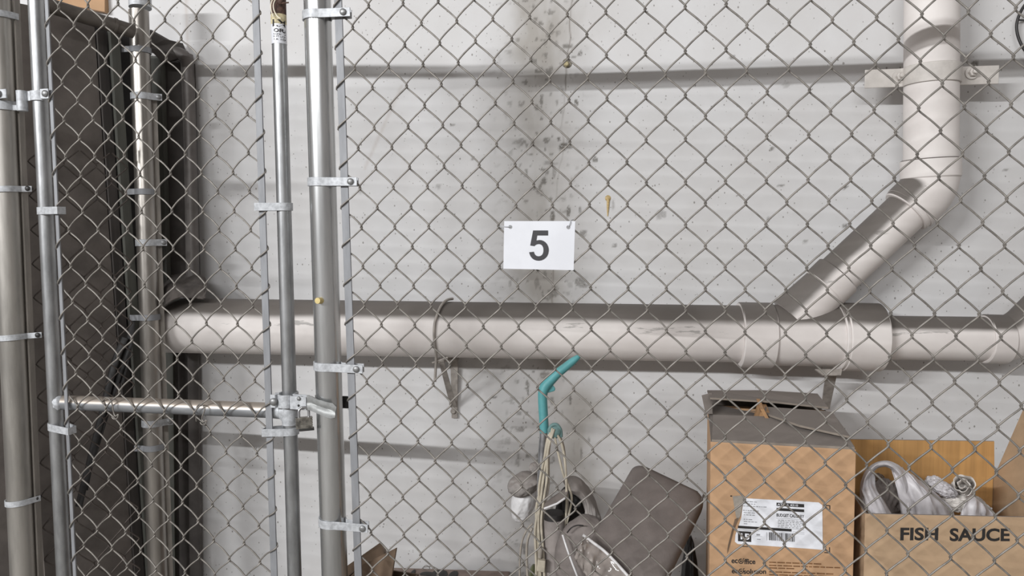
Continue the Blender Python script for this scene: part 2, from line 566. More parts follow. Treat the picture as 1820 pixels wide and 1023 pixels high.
def build_wall():
    xa, xb = wx(925)[0], wx(1065)[0]
    xs = np.concatenate([np.linspace(-3.2, -1.25, 20)[:-1], np.arange(-1.25, xa, 0.006), np.arange(xa, xb, 0.0026), np.arange(xb, 1.5, 0.006), np.linspace(1.5, 3.2, 16)])
    zs = np.concatenate([np.linspace(0, 0.2, 6)[:-1], np.arange(0.2, 1.85, 0.005), np.linspace(1.85, 2.75, 10)])
    nx, nz = len(xs), len(zs)
    X, Z = np.meshgrid(xs, zs)
    me = bpy.data.meshes.new('wall_back')
    co = np.stack([X, np.zeros_like(X), Z], -1).reshape(-1, 3)
    # the wall has a back side too, so that it is a solid
    i = np.arange(nx * nz).reshape(nz, nx)
    q = np.stack([i[:-1, :-1], i[:-1, 1:], i[1:, 1:], i[1:, :-1]], -1).reshape(-1, 4)
    n = len(co)
    back = np.array([[-3.2, 0.15, 0], [3.2, 0.15, 0], [3.2, 0.15, 2.75], [-3.2, 0.15, 2.75]])
    co = np.concatenate([co, back])
    faces = [tuple(f) for f in q.tolist()] + [(n + 1, n, n + 3, n + 2)]
    me.from_pydata(co.tolist(), [], faces)
    x, z = X.ravel(), Z.ravel()
    # long grime streak down the middle of the bay
    gx0 = wx(958)[0]
    env = np.exp(-((x - gx0 - 0.05 * (fbm(x * 0, z, 3, 5) - 0.5)) / 0.085) ** 2)
    low = sstep(z, 0.25, 0.95)
    st = fbm(x * 1.0, z * 0.55, 9, 11, 5)
    grime = env * (0.3 + 0.8 * sstep(st, 0.28, 0.74)) * (0.45 + 0.55 * low)
    gx1 = wx(1030)[0]
    zlow = on_wall(1000, 690).z
    env2 = np.exp(-((x - gx1) / 0.075) ** 2) * sstep(zlow - z, -0.06, 0.04) * sstep(z, 0.3, 0.5)
    grime = np.maximum(grime, 0.75 * env2 * (0.35 + 0.8 * sstep(fbm(x, z * 0.6, 10, 31, 5), 0.36, 0.66)))
    gx2, gz2 = wx(1000, 10)
    grime += 0.22 * np.exp(-((x - gx2) / 0.1) ** 2) * sstep(z, gz2 - 0.3, gz2) * sstep(st, 0.4, 0.65)
    # stain around the pipe hanger and faint broad mottling everywhere
    hx, hz = wx(835, 650)
    grime += 0.35 * np.exp(-((x - hx) / 0.09) ** 2 - ((z - hz) / 0.05) ** 2) * sstep(fbm(x, z, 14, 61), 0.35, 0.65)
    grime += 0.10 * sstep(fbm(x * 0.5, z, 3.0, 71, 5), 0.45, 0.75)
    # chips where the paint is off: (px, py, half width, half height)
    chip = np.zeros_like(x)
    wob = (fbm(x, z, 60, 91, 3) - 0.5)
    for px, py, a, b, s in [(1001, 262, 9, 9, 1), (1012, 262, 5, 4, 0.8), (993, 247, 4, 3, 1), (1058, 284, 5, 5, .8), (1011, 82, 9, 5, .8), (1030, 95, 4, 4, .8), (1020, 101, 4, 3, .7),
                            (967, 322, 6, 8, .9), (972, 306, 3, 6, .7), (982, 381, 4, 9, .9), (1010, 377, 3, 10, .9), (1031, 372, 3, 6, .7), (1024, 181, 3, 6, .9), (1036, 414, 8, 6, .7),
                            (1031, 500, 9, 8, .7), (1042, 507, 7, 4, .6), (981, 522, 9, 8, .7), (1174, 381, 11, 8, .5), (969, 669, 8, 8, .6), (1014, 710, 2, 9, .9), (878, 706, 4, 2, .9),
                            (1047, 783, 3, 7, .6), (1033, 805, 2, 10, .6), (1301, 102, 5, 3, .8), (1400, 150, 9, 5, .4), (1422, 253, 3, 3, .9), (1372, 264, 3, 3, .9), (1389, 331, 7, 2, .8),
                            (1366, 392, 3, 6, .9), (1502, 403, 3, 5, .8), (1502, 332, 3, 3, .9), (1430, 428, 6, 3, .6), (1700, 40, 3, 3, .7), (1733, 112, 5, 4, .9), (1787, 303, 4, 2, .7),
                            (917, 498, 3, 5, .7), (906, 503, 3, 7, .6), (955, 500, 4, 8, .6), (968, 488, 3, 6, .6), (1090, 365, 2, 9, .5), (1092, 436, 2, 5, .8), (840, 282, 3, 2, .8),
                            (803, 222, 4, 2, .8), (780, 330, 4, 4, .5), (450, 112, 3, 2, .9), (640, 340, 3, 4, .4), (978, 290, 12, 3, .5), (985, 305, 3, 9, .5)]:
        cx, cz = wx(px, py)
        k = 0.00152
        e = np.sqrt(((x - cx) / (a * k)) ** 2 + ((z - cz) / (b * k)) ** 2) + wob * 1.5
        chip = np.maximum(chip, s * (1 - sstep(e, 0.75, 1.15)))
    # peppery abrasion inside the streak
    pep = sstep(fbm(x, z, 75, 101, 2), 0.70, 0.78) * env * 0.8
    chip = np.maximum(chip, pep)
    # the hairline crack, followed through its known bends
    pts = [(1018, -20), (1015, 18), (1012, 40), (1013, 66), (1011, 88), (1006, 112), (1005, 150), (1004, 180), (1000, 212), (998, 226), (1001, 246), (1003, 262), (999, 284), (993, 300), (991, 320), (988, 352), (984, 372), (982, 400), (984, 450), (982, 540)]
    W = [wx(*p) for p in pts]
    zz = np.array([w[1] for w in W][::-1])
    xx = np.array([w[0] for w in W][::-1])
    cxz = np.interp(z, zz, xx) + 0.004 * (vnoise(x * 0, z, 55, 131) - 0.5)
    crack = np.exp(-((x - cxz) / 0.0017) ** 2) * (z > zz[0]) * (0.35 + 0.65 * sstep(vnoise(x * 0, z, 24, 141), 0.25, 0.6))
    # brown seam near the corner and a slanting scuff
    sx, _ = wx(333, 60)
    seam = 0.35 * np.exp(-((x - sx) / 0.005) ** 2) * sstep(z, wx(333, 135)[1], wx(333, 60)[1])
    a, b = np.array(wx(715, 150)), np.array(wx(648, 300))
    ab = b - a
    tt = ((x - a[0]) * ab[0] + (z - a[1]) * ab[1]) / (ab @ ab)
    dd = np.abs((x - a[0]) * ab[1] - (z - a[1]) * ab[0]) / math.sqrt(ab @ ab)
    seam = np.maximum(seam, 0.3 * np.exp(-(dd / 0.004) ** 2) * (tt > 0) * (tt < 1))
    col = np.zeros((len(co), 4), np.float32)
    col[:n, 0] = np.clip(grime, 0, 1)
    col[:n, 1] = np.clip(chip, 0, 1)
    col[:n, 2] = np.clip(crack, 0, 1)
    col[:n, 3] = np.clip(seam, 0, 1)
    at = me.attributes.new('marks', 'FLOAT_COLOR', 'POINT')
    at.data.foreach_set('color', col.ravel())
    m = bpy.data.materials.new('painted_concrete')
    nt, bs = nodes(m)
    A = nt.nodes.new("ShaderNodeAttribute")
    A.attribute_name = 'marks'
    sp = nt.nodes.new("ShaderNodeSeparateColor")
    nt.links.new(A.outputs["Color"], sp.inputs[0])
    fine = noise_tex(nt, 5, 6, 0.6)
    base = mix(nt, ramp(nt, fine, 0.3, 0.7), srgb(207, 206, 206), srgb(200, 198, 197))
    base = mix(nt, mth(nt, 'MULTIPLY', sp.outputs["Red"], 0.85), base, srgb(148, 142, 134))
    base = mix(nt, mth(nt, 'MULTIPLY', A.outputs["Alpha"], 0.8), base, srgb(150, 128, 110))
    # small bug holes
    for sc_, lo, hi, keep in ((30, 0.05, 0.08, 0.45), (62, 0.08, 0.13, 0.45), (110, 0.1, 0.16, 0.6)):
        g = nt.nodes.new("ShaderNodeNewGeometry")
        vo = nt.nodes.new("ShaderNodeTexVoronoi")
        vo.inputs["Scale"].default_value = sc_
        mp = nt.nodes.new("ShaderNodeMapping")
        mp.inputs["Scale"].default_value = (1, 0, 0.75)
        nt.links.new(g.outputs["Position"], mp.inputs["Vector"])
        nt.links.new(mp.outputs[0], vo.inputs["Vector"])
        cs = nt.nodes.new("ShaderNodeSeparateColor")
        nt.links.new(vo.outputs["Color"], cs.inputs[0])
        hole = mth(nt, 'MULTIPLY', mth(nt, 'SUBTRACT', 1.0, ramp(nt, vo.outputs["Distance"], lo, hi)), ramp(nt, cs.outputs["Red"], keep, keep + 0.25))
        base = mix(nt, mth(nt, 'MULTIPLY', hole, 0.75), base, srgb(112, 106, 100))
    ch = mth(nt, 'MULTIPLY', sp.outputs["Green"], ramp(nt, noise_tex(nt, 160, 3), 0.25, 0.5))
    base = mix(nt, ch, base, srgb(106, 102, 96))
    base = mix(nt, mth(nt, 'MULTIPLY', sp.outputs["Blue"], 0.8), base, srgb(112, 104, 96))
    nt.links.new(base, bs.inputs["Base Color"])
    bs.inputs["Roughness"].default_value = 0.7
    bn = nt.nodes.new("ShaderNodeBump")
    bn.inputs["Strength"].default_value = 0.12
    bn.inputs["Distance"].default_value = 0.004
    nt.links.new(noise_tex(nt, 18, 5), bn.inputs["Height"])
    nt.links.new(bn.outputs[0], bs.inputs["Normal"])
    me.materials.append(m)
    o = bpy.data.objects.new('wall_back', me)
    COL.objects.link(o)
    struct(o)


build_wall()
struct(MB().slab((-3.2, -5, -0.1), (3.2, 0.15, 0)).build('floor', 'floor', smooth=0))

# ------------------------------------------------------------------ chain link


def fence_warp(c, r):
    """the fabric's gentle bulges in its own plane"""
    u, v = min(max(c, -8), 28) / 28, min(max(r, 0), 28) / 28
    k = (1, u, v, u * u, u * v, v * v, u ** 3, u * u * v, u * v * v, v ** 3)
    a = (-0.0874, 0.1221, 0.4382, 0.0987, -0.7289, -0.5053, 0.0663, -0.4121, 0.7798, 0.1683)
    b = (0.0002, 0.0860, 0.0357, 0.0283, -0.2741, -0.3082, -0.1747, 0.3692, 0.0296, 0.3116)
    return c + sum(p * q for p, q in zip(a, k)), r + sum(p * q for p, q in zip(b, k))


def gate_warp(c, r):
    return 1.0318 * c - 0.021 * r + 0.7314, 0.0031 * c + 1.0083 * r + 0.0331


def fabric(c0, c1, par, warp, r0, r1, edge_lo=None, edge_hi=None, place=fp, rad=0.0017, sam=10, seg=6, bow=0.0):
    """spirals c0..c1-1, each zigzagging one cell wide; '/' passes in front, '\\' behind.
    par: knots sit where c + r + par is even. edge_*: function v -> u the outermost turns reach."""
    mb = MB()
    for c in range(c0, c1):
        pts = []
        n = int((r1 - r0) * sam)
        for i in range(n + 1):
            r = r0 + i / sam
            ph = math.pi * (r - c - par - 1)           # cos = 1 at the right-hand turn
            co, si = math.cos(ph), math.sin(ph)
            tri = math.asin(max(-1, min(1, 0.985 * co))) / math.asin(0.985)
            x = 0.88 * tri + 0.12 * co
            xr = c + 0.5 + (0.5 + 0.045) * x
            u, v = lat(*warp(xr, r))
            nn = 0.0030 * si / math.sqrt(si * si + 0.10)
            if edge_lo and c == c0 and x < 0:
                ue = edge_lo(v)
                uc, _ = lat(*warp(c + 0.5, r))
                u = uc + (ue - uc) * (-x) ** 1.0
                nn *= 1 + 0.8 * min(1, -x * 1.6)
            if edge_hi and c == c1 - 1 and x > 0:
                ue = edge_hi(v)
                uc, _ = lat(*warp(c + 0.5, r))
                u = uc + (ue - uc) * x
                nn *= 1 + 0.8 * min(1, x * 1.6)
            # each pass bows a little upwards between its turns
            v += bow * (1 - co * co)
            pts.append(place(u, v, nn))
        mb.tube(pts, rad, seg, ref=FN)
    return mb


def line_uv(p_top, p_bot, n=0.0):
    """u as a function of v for an upright drawn through two pixels"""
    (ua, va), (ub, vb) = fuv(*p_top, n), fuv(*p_bot, n)
    return lambda v: ua + (ub - ua) * (v - va) / (vb - va)


VB, VT = V_OF_Z(0.0), V_OF_Z(1.748)


def upright(mb, fu, n, rad, vb, vt, seg=32, fr=fp):
    k = 12
    mb.tube([fr(fu(vb + (vt - vb) * i / k), vb + (vt - vb) * i / k, n) for i in range(k + 1)], rad, seg, ref=FN)
    return mb


def flat_bar(mb, fu, n, wd, th, vb, vt):
    a, b = fp(fu(vb), vb, n), fp(fu(vt), vt, n)
    mb.box((a + b) / 2, FX * wd / 2, FN * th / 2, (b - a) / 2)
    return mb


# --- latch post between gate and fence
NPOST = -0.014
post_u = line_uv((563.8, 0), (594.9, 1023), NPOST)
RP = 0.0262
post = thing('fence_post', fp(post_u(VB), VB, NPOST), 'shiny galvanized round post standing between the gate and the wide fence panel', 'post', 'gate posts')
upright(MB(), post_u, NPOST, RP, VB, VT + 0.02).build('pipe', 'post', post)
mb = MB()
o = fp(post_u(VT + .02), VT + .02, NPOST)
mb.lathe(o - FZ * 0.015, FZ, [(0, RP + .002), (0.02, RP + .002), (0.032, RP * .8), (0.04, RP * .4), (0.042, 0.002)], 32).build('post_cap', 'band', post)
fbar_u = line_uv((601, 0), (637, 1023))


def post_band(parent, u0, n0, R, pyc, ear_end, bolt_at, h=0.0165, m='band', slope=-0.02, sgn=1):
    uu, vv = fuv(bolt_at[0], bolt_at[1])
    ue = fuv(*ear_end)[0]
    t = 0.0026
    Rr = R + t / 2 + 0.0004
    ne = 0.009
    path = [(ue, ne), (u0 + R * 1.25, ne + 0.0005)] + arc(u0, n0, Rr, 62, 298, 22) + [(u0 + R * 1.25, ne - 0.016), (ue - .004, ne - 0.016)]
    b = MB().strap(path, vv, h, t, slope=slope, u0=uu).build('tension_band', m, parent, 35, bevel=0.0006)
    k = MB()
    bolt_head(k, uu, vv, ne + t / 2, 0.0066, 0.004)
    k.build('bolt', 'bolt', b)
    return b


for bx, by, ex in ((614, 24, 626), (627, 323, 638), (637, 654, 648), (648, 935, 657)):
    vv = fuv(bx, by)[1]
    post_band(post, post_u(vv), NPOST, RP, by, (ex, by), (bx, by))
# dab of yellow foam stuck on the post
pu, pv = fuv(570, 534, NPOST + RP)
MB().tube([fp(pu + .000, pv, NPOST + RP * .93), fp(pu - .001, pv + .001, NPOST + RP + .012)], [0.0065, 0.006], 12).build('foam_dab', 'foam', post)

# --- fence panel
fence = thing('chain_link_fence', fp(fbar_u(VB), VB, 0), 'wide chain link fence panel in front of the wall, holding the number sign', 'fence', 'chain link fences')
BW, BT = 0.0155, 0.0034
fabric(-7, 34, 1, fence_warp, -4, 40, edge_lo=lambda v: fbar_u(v) - BW / 2 - 0.002, bow=0.001).build('wire_mesh', 'wire', fence, 80)
flat_bar(MB(), fbar_u, 0, BW, BT, VB + .03, VT - .02).build('tension_bar', 'bar', fence, 0, bevel=0.0007)
ur = lat(34.6, 10)[0]
mb = MB().tube([fp(post_u(VT) + RP + .002, VT - 0.042, -0.024), fp(ur - .01, VT + 0.020, -0.024)], 0.019, 24)
mb.build('top_rail', 'tube', fence)
MB().tube([fp(ur + .02, VB, -0.02), fp(ur + .02, VT + .04, -0.02)], RP, 24).build('end_post', 'post', fence)

# --- the gate
NG = -0.0175
RG = 0.0143
stl_u = line_uv((63.5, 0), (113.8, 1023), NG)
str_u = line_uv((495.5, 40), (523.7, 1023), NG)
gbl_u = line_uv((83, 0), (133.4, 1023))
gbr_u = line_uv((454.5, 0), (487.5, 1023))
VGB, VGT = V_OF_Z(0.05), V_OF_Z(1.733)
gate = thing('chain_link_gate', fp(stl_u(VGB), VGB, NG), 'chain link gate with tubular frame and mid rail, padlocked to the shiny post', 'gate')
upright(MB(), stl_u, NG, RG + .0008, VGB, VGT).build('stile', 'tube', gate)
upright(MB(), str_u, NG, RG, VGB, VGT).build('stile', 'tube', gate)
fabric(-26, -12, 0, gate_warp, -3, 40, edge_lo=lambda v: gbl_u(v) - 0.0055, edge_hi=lambda v: gbr_u(v) + BW / 2 + 0.0018, bow=0.0026).build('wire_mesh', 'wire', gate, 80)
flat_bar(MB(), gbl_u, 0, 0.008, 0.0034, VGB + .03, VGT - .03).build('tension_bar', 'bar', gate, 0, bevel=0.0006)
flat_bar(MB(), gbr_u, 0, 0.0145, 0.0034, VGB + .03, VGT - .03).build('tension_bar', 'bar', gate, 0, bevel=0.0006)
# rails
ua, va = fuv(95, 715, NG)
ub, vb = fuv(512, 731, NG)
NR = NG - 0.0042
MB().tube([fp(ua, va, NR), fp(ub, vb, NR)], 0.0158, 28).build('mid_rail', 'rail', gate)
mb = MB()
mb.tube([fp(stl_u(VGT), VGT, NG), fp(str_u(VGT), VGT, NG)], RG, 24)
mb.build('top_rail', 'tube', gate)
MB().tube([fp(stl_u(VGB), VGB, NG), fp(str_u(VGB), VGB, NG)], RG, 24).build('bottom_rail', 'tube', gate)
# welded joints of the mid rail
mb = MB()
mb.blob(fp(stl_u(va) + RG * .75, va + .001, NG + .003), (0.012, 0.013, 0.016), 0.12, 3, 3, 3, (FX, FN, FZ))
mb.build('weld', 'band', gate)
mb = MB()
mb.tube([fp(ub - .040, vb + .0010, NR), fp(ub - .012, vb, NR)], [0.0170, 0.0172], 24)
mb.tube([fp(str_u(vb + .024), vb + .024, NG), fp(str_u(vb - .026), vb - .026, NG)], RG + .0022, 24)
mb.blob(fp(ub - .006, vb, NG + .006), (0.013, 0.010, 0.018), 0.12, 3, 4, 3, (FX, FN, FZ))
mb.build('rail_collar', 'band', gate)


def loop_band(px_l, px_r, py, slope, ub_, ut_, rt, name='frame_clip'):
    """flat clip that goes round a frame tube and its tension bar"""
    v = fuv(0.5 * (px_l + px_r), py)[1]
    ut, ubb = ut_(v), ub_(v)
    s = 1 if ut > ubb else -1
    r = rt + 0.0016
    e = ubb - s * 0.011
    path = [(e, 0.0105), (ut, NG + r + .0005)]
    path += [(ut + s * r * math.cos(math.radians(a)), NG + r * math.sin(math.radians(a))) for a in range(70, -71, -20)]
    path += [(ut, NG - r), (e, -0.010)]
    return MB().strap(path, v, 0.0155, 0.0024, closed=True, slope=slope, u0=0.5 * (ut + ubb)).build(name, 'band', gate, 35, bevel=0.0005)


loop_band(461, 523, 367, 0.0, gbr_u, str_u, RG)
loop_band(470, 529, 768, 0.0, gbr_u, str_u, RG)
loop_band(67, 108, 374, 0.0, gbl_u, stl_u, RG)
loop_band(86, 126, 762, -0.05, gbl_u, stl_u, RG)

# hinge: strap round the stile bolted to the clamp on the far post
farpost_u = line_uv((-3, 0), (42, 1023), NPOST)
v = fuv(60, 169)[1]
r = RG + 0.0035
us = stl_u(v)
ul, uk = fuv(12, 168)[0], fuv(88, 169)[0]
nf = NG + r
nn_ = 0.012
path = [(us + r * 2.5, nn_ - .004), (us + r * 1.45, nn_ - .004), (us + r * .98, NG + r * .55)] + arc(us, NG, r, 40, 140, 8) + [(us - r * 1.3, nn_ - 0.018), (us - r * 1.75, nn_ - 0.014)]
hinge = MB().strap(path, v, 0.020, 0.003).build('hinge_strap', 'band', gate, 35, bevel=0.0008)
mb = MB()
bolt_head(mb, uk - .001, v, nn_ - .0024, 0.0072, 0.0045)
mb.build('bolt', 'bolt', hinge)
uc = fuv(38, 182)[0]
mb = MB().tube([fp(uc, v - .0315, -0.002), fp(uc, v + .0105, -0.002)], 0.0105, 20)
mb.build('hinge_knuckle', 'band', gate)

# fork latch clamped to the right stile
vL = fuv(515, 712)[1]
us = str_u(vL)
r = RG + 0.0024
sl = -0.03
latch_h = 0.0265
e0 = fuv(486, 712)[0]
e1 = fuv(549, 714)[0]
path = [(e0, 0.011), (us - r * 1.0, 0.0105)] + arc(us, NG + .012, r, 150, 30, 8) + [(us + r * 1.0, 0.0105), (e1, 0.0105)]
latch = MB().strap(path, vL, latch_h, 0.0032, slope=sl, u0=us).build('fork_latch', 'band', gate, 35, bevel=0.0008)
mb = MB()
mb.strap([(e0 + .003, -0.002), (us - r * 1.0, -0.004)] + arc(us, NG, r, 205, 335, 8) + [(us + r * 1.0, -0.002), (e1, -0.002)], vL + .001, latch_h, 0.0028, slope=sl, u0=us)
mb.build('latch_clamp', 'band', latch, 35)
mb = MB()
bu, bv = fuv(492, 711)
bolt_head(mb, bu, bv, 0.0125, 0.0078, 0.005)
mb.build('bolt', 'bolt', latch)
mb = MB()
bu, bv = fuv(536.5, 705.5)
bolt_head(mb, bu, bv, 0.012, 0.0042, 0.003)
mb.build('rivet', 'bolt', latch)
mb = MB()
bu, bv = fuv(536, 718)
bolt_head(mb, bu, bv, 0.0108, 0.0055, 0.0012)
mb.build('hole', 'black', latch)


# curved fork leg sweeping round the front of the post
def sheet(mb, rows, th):
    """grid of points given a thickness"""
    nr, nc = len(rows), len(rows[0])
    nrm = [[None] * nc for _ in rows]
    for i in range(nr):
        for j in range(nc):
            a = V(rows[min(i + 1, nr - 1)][j]) - V(rows[max(i - 1, 0)][j])
            b = V(rows[i][min(j + 1, nc - 1)]) - V(rows[i][max(j - 1, 0)])
            nrm[i][j] = a.cross(b).normalized()
    top = [V(rows[i][j]) + nrm[i][j] * th / 2 for i in range(nr) for j in range(nc)]
    bot = [V(rows[i][j]) - nrm[i][j] * th / 2 for i in range(nr) for j in range(nc)]
    N = nr * nc
    fs = []
    for i in range(nr - 1):
        for j in range(nc - 1):
            a = i * nc + j
            fs += [(a, a + 1, a + nc + 1, a + nc), (N + a, N + a + nc, N + a + nc + 1, N + a + 1)]
    rim = [(0, j) for j in range(nc)] + [(i, nc - 1) for i in range(1, nr)] + [(nr - 1, j) for j in range(nc - 2, -1, -1)] + [(i, 0) for i in range(nr - 2, 0, -1)]
    idx = [i * nc + j for i, j in rim]
    for k in range(len(idx)):
        a, b = idx[k], idx[(k + 1) % len(idx)]
        fs.append((a, b, N + b, N + a))
    mb.add(top + bot, fs)
    return mb


top_px = [(546, 702), (554, 704), (566, 710), (580, 714), (592, 716), (599, 719)]
bot_px = [(546, 727), (552, 729), (562, 733), (576, 739), (588, 743), (595, 745)]
nd = [0.0105, 0.014, 0.021, 0.023, 0.023, 0.0225]
rows = []
for k in range(11):
    a = k / 10
    rw = []
    for (tx, ty), (bx, by), n_ in zip(top_px, bot_px, nd):
        a = k / 10
        crease = 0.0045 * math.exp(-((a - 0.5) / 0.15) ** 2) if 553 < tx < 595 else 0
        if tx > 598:
            a = 0.5 + (a - 0.5) * 0.72
        rw.append(fp(*fuv(tx + (bx - tx) * a, ty + (by - ty) * a, n_), n_ - crease))
    rows.append(rw)
sheet(MB(), rows, 0.003).build('fork', 'fork', latch, 60)
# rear leg of the fork, seen dark past the post
ua_, va_ = fuv(560, 706, -0.045)
ub_, vb_ = fuv(621, 715, -0.045)
MB().box(fp((ua_ + ub_) / 2, vb_, -0.047), FX * (ub_ - ua_) / 2, FN * 0.0016, FZ * 0.0125).build('fork', 'lock_dark', latch, 0)

# torn maker's label and zip tie at the head of the right stile
mb = MB()
va_, vb_ = fuv(497, 75)[1], fuv(497, 40)[1]
upright(mb, str_u, NG, RG + .0006, va_, vb_).build('paper_label', 'plate', gate)
v2 = fuv(496, 32)[1]
v3 = fuv(496, 22)[1]
upright(MB(), str_u, NG, RG + .0007, vb_ , v3).build('yellow_label', 'label_yellow', gate)
upright(MB(), str_u, NG, RG + .0007, v3, fuv(496, -14)[1]).build('torn_label', 'label_torn', gate)


def on_tube(body, px0, px1, py0, py1, name, bold=0.0, m='print'):
    pts, fs = text2d(body, bold)
    out = []
    for a, b in pts:
        px, py = px0 + (px1 - px0) * a, py1 + (py0 - py1) * b
        u, v = fuv(px, py, NG + RG)
        du = max(-.98, min(.98, (u - str_u(v)) / (RG + .0012)))
        out.append(fp(str_u(v) + du * (RG + .0012), v, NG + (RG + .0012) * math.sqrt(1 - du * du)))
    k = MB()
    k.add(out, fs)
    return k.build(name, m, gate, 0)


on_tube('LX', 484.5, 508, 34, 47, 'label_lettering', 0.03)
on_tube('ORA', 487, 509.5, 50, 57, 'label_lettering', 0.02)
on_tube('SIZE 1 3', 486, 509, 59, 61.5, 'label_lettering')
on_tube('10 FT LONG', 486, 509, 63, 66, 'label_lettering')
on_tube('CR 1000', 487, 509, 68, 71, 'label_lettering')
mb = MB()
for pts in ([(488, -8), (482, 6), (482, 18), (486, 30)], [(494, -8), (486.5, 6), (487, 18), (493, 29), (499, 33)]):
    mb.tube(smoothpts([fp(*fuv(x, y, 0.002), 0.002) for x, y in pts]), 0.0011, 8)
mb.build('zip_tie', 'zip', gate)
mb = MB()
mb.blob(fp(*fuv(498, 3, .0), 0.0), (0.005, 0.004, 0.005), 0.15, 2, 8, 3)
mb.tube([fp(*fuv(500, 6, .0), 0.0), fp(*fuv(513, 4.5, .0), 0.0)], 0.0014, 8)
mb.build('twisted_wire', 'label_torn', gate)
# tie wires that hold the fabric to the mid rail
for (x0, y0, x1, y1) in ((186, 714, 207, 742), (352, 726, 364, 752)):
    pts = [(x0 - 3, y0 + 22, -0.03), (x0 - 4, y0 + 2, -0.012), (x0 + 3, y0 - 8, 0.0), (x0 + 12, y0, .004), (x1 - 5, y1 - 10, .002), (x1 - 2, y1 - 3, .004), (x1 + 3, y1 - 6, .006), (x1 + 1, y1 + 1, .006), (x1 - 5, y1 + 2, .004), (x1 - 8, y1 - 2, .003)]
    MB().tube(smoothpts([fp(*fuv(x, y, n), n) for x, y, n in pts], 5), 0.0014, 8).build('tie_wire', 'wire', gate, 80)

# --- padlock hanging from the latch
nk = 0.017
pk = lambda x, y, n=nk: fp(*fuv(x, y, n), n)
lock = thing('padlock', pk(541, 762), 'small laminated steel padlock hanging from the gate latch', 'padlock')
ctr = pk(540.5, 750.5)
ax = (FX * 0.86 - FN * 0.5).normalized()
az = (FZ - FX * 0.22).normalized()
ay = ax.cross(az).normalized()
az = ay.cross(ax).normalized()
mb = MB()
for k in range(9):
    w = 0.0162 - (0.0009 if k % 2 else 0)
    mb.box(ctr + az * (-0.0095 + k * 0.0024), ax * w, ay * (0.0095 - (0.0007 if k % 2 else 0)), az * 0.00122)
mb.build('lock_body', 'lock', lock, 0, bevel=0.0004)
MB().box(ctr - az * 0.0130 + ax * 0.004, ax * 0.0145, ay * 0.0100, az * 0.0026).build('bumper', 'lock_dark', lock, 0, bevel=0.0008)
sh = [ctr + az * 0.0105 - ax * 0.0095, ctr + az * 0.021 - ax * 0.0095] + [ctr + az * (0.021 + 0.0095 * math.sin(math.radians(a))) - ax * 0.0095 * math.cos(math.radians(a)) for a in range(20, 180, 20)] + [ctr + az * 0.021 + ax * 0.0095, ctr + az * 0.0105 + ax * 0.0095]
MB().tube(sh, 0.0027, 12).build('shackle', 'chrome', lock, 60)

# --- hinge post at the far left
fpost = thing('fence_post', fp(farpost_u(VB), VB, NPOST), 'dull galvanized hinge post at the far left beside the gate', 'post', 'gate posts')
upright(MB(), farpost_u, NPOST, RP, VB, VT + 0.02).build('pipe', 'post_old', fpost)
o = fp(farpost_u(VT + .02), VT + .02, NPOST)
MB().lathe(o - FZ * 0.015, FZ, [(0, RP + .002), (0.02, RP + .002), (0.032, RP * .8), (0.04, RP * .4), (0.042, 0.002)], 32).build('post_cap', 'band', fpost)
# tension bar of the side fence close behind the post
sb = lambda v: farpost_u(v) + RP * 1.12
flat_bar(MB(), sb, -0.030, 0.004, 0.014, VB + .03, VT - .02).build('tension_bar', 'bar_dusty', fpost, 0)
v = fuv(20, 169)[1]
uf = farpost_u(v)
R2 = RP + .0022
# two-piece clamp that carries the hinge
b = MB().strap([(fuv(25, 168)[0], 0.0185)] + arc(uf, NPOST, R2 + .003, 68, 290, 20), v, 0.019, 0.003).build('hinge_clamp', 'band', fpost, 35, bevel=0.0008)
mb = MB()
bolt_head(mb, ul, v, 0.020, 0.0072, 0.005)
mb.build('bolt', 'bolt', b)
MB().strap(arc(uf, NPOST, R2, 260, 10, 20) + [(uf + R2 * 1.2, -0.012), (uc - .004, -0.008)], v - .0205, 0.019, 0.003).build('hinge_clamp', 'band', fpost, 35, bevel=0.0008)
for (py, bx, hh) in ((23, 26, .0135), (336, 50, .0125), (600, 68, .0125), (893, 66, .0125)):
    v = fuv(30, py)[1]
    uf = farpost_u(v)
    ue = fuv(bx + 6, py, -.03)[0]
    path = [(ue, -0.040), (uf + RP * .9, -0.034)] + arc(uf, NPOST, R2, -30, -330, 24)
    path = [(ue, -0.031), (uf + RP * 1.2, -0.020)] + arc(uf, NPOST, R2, 20, 300, 24)
    b = MB().strap(path, v, hh, 0.0024, slope=0.05, u0=uf).build('tension_band', 'band', fpost, 35, bevel=0.0005)
    if py > 100:
        mb = MB()
        bolt_head(mb, ue - .006, v + .003, -0.026, 0.0055, 0.0035)
        mb.build('bolt', 'black', b)

# --- side fence running back to the wall
PB = [P(246, 0, 1.84), P(281, 1023, 1.84)]      # back post, seen close to the wall
bu_dir = (PB[1] - PB[0])


def back_at(z):
    return PB[0] + bu_dir * ((z - PB[0].z) / bu_dir.z)


A0 = fp(farpost_u(VB), VB, -0.03)
A1 = fp(farpost_u(VT), VT, -0.03)


def front_at(z):
    return A0 + (A1 - A0) * ((z - A0.z) / (A1.z - A0.z))


side = thing('chain_link_fence', back_at(0), 'dark side fence running back to the wall, with shiny end post behind the gate', 'fence', 'chain link fences')
MB().tube([back_at(0), back_at(0.6), back_at(1.2), back_at(1.72)], 0.0232, 32).build('end_post', 'post_dusty', side)
o = back_at(1.39)
MB().tube([P(248, -30, 1.84), P(249.2, 14, 1.84)], 0.0262, 32).build('post_cap', 'band', side)
sdir = (back_at(1) - front_at(1))
sdir.z = 0
SLEN = sdir.length
sdir.normalize()
sn = V((-sdir.y, sdir.x, 0))
if sn.x < 0:
    sn = -sn


def sp_(s, z, n=0.0):
    """point of the side fence: s along it from the front post, z up, n towards this bay"""
    f, b = front_at(z), back_at(z)
    return f + (b - f) * (s / SLEN) + sn * n


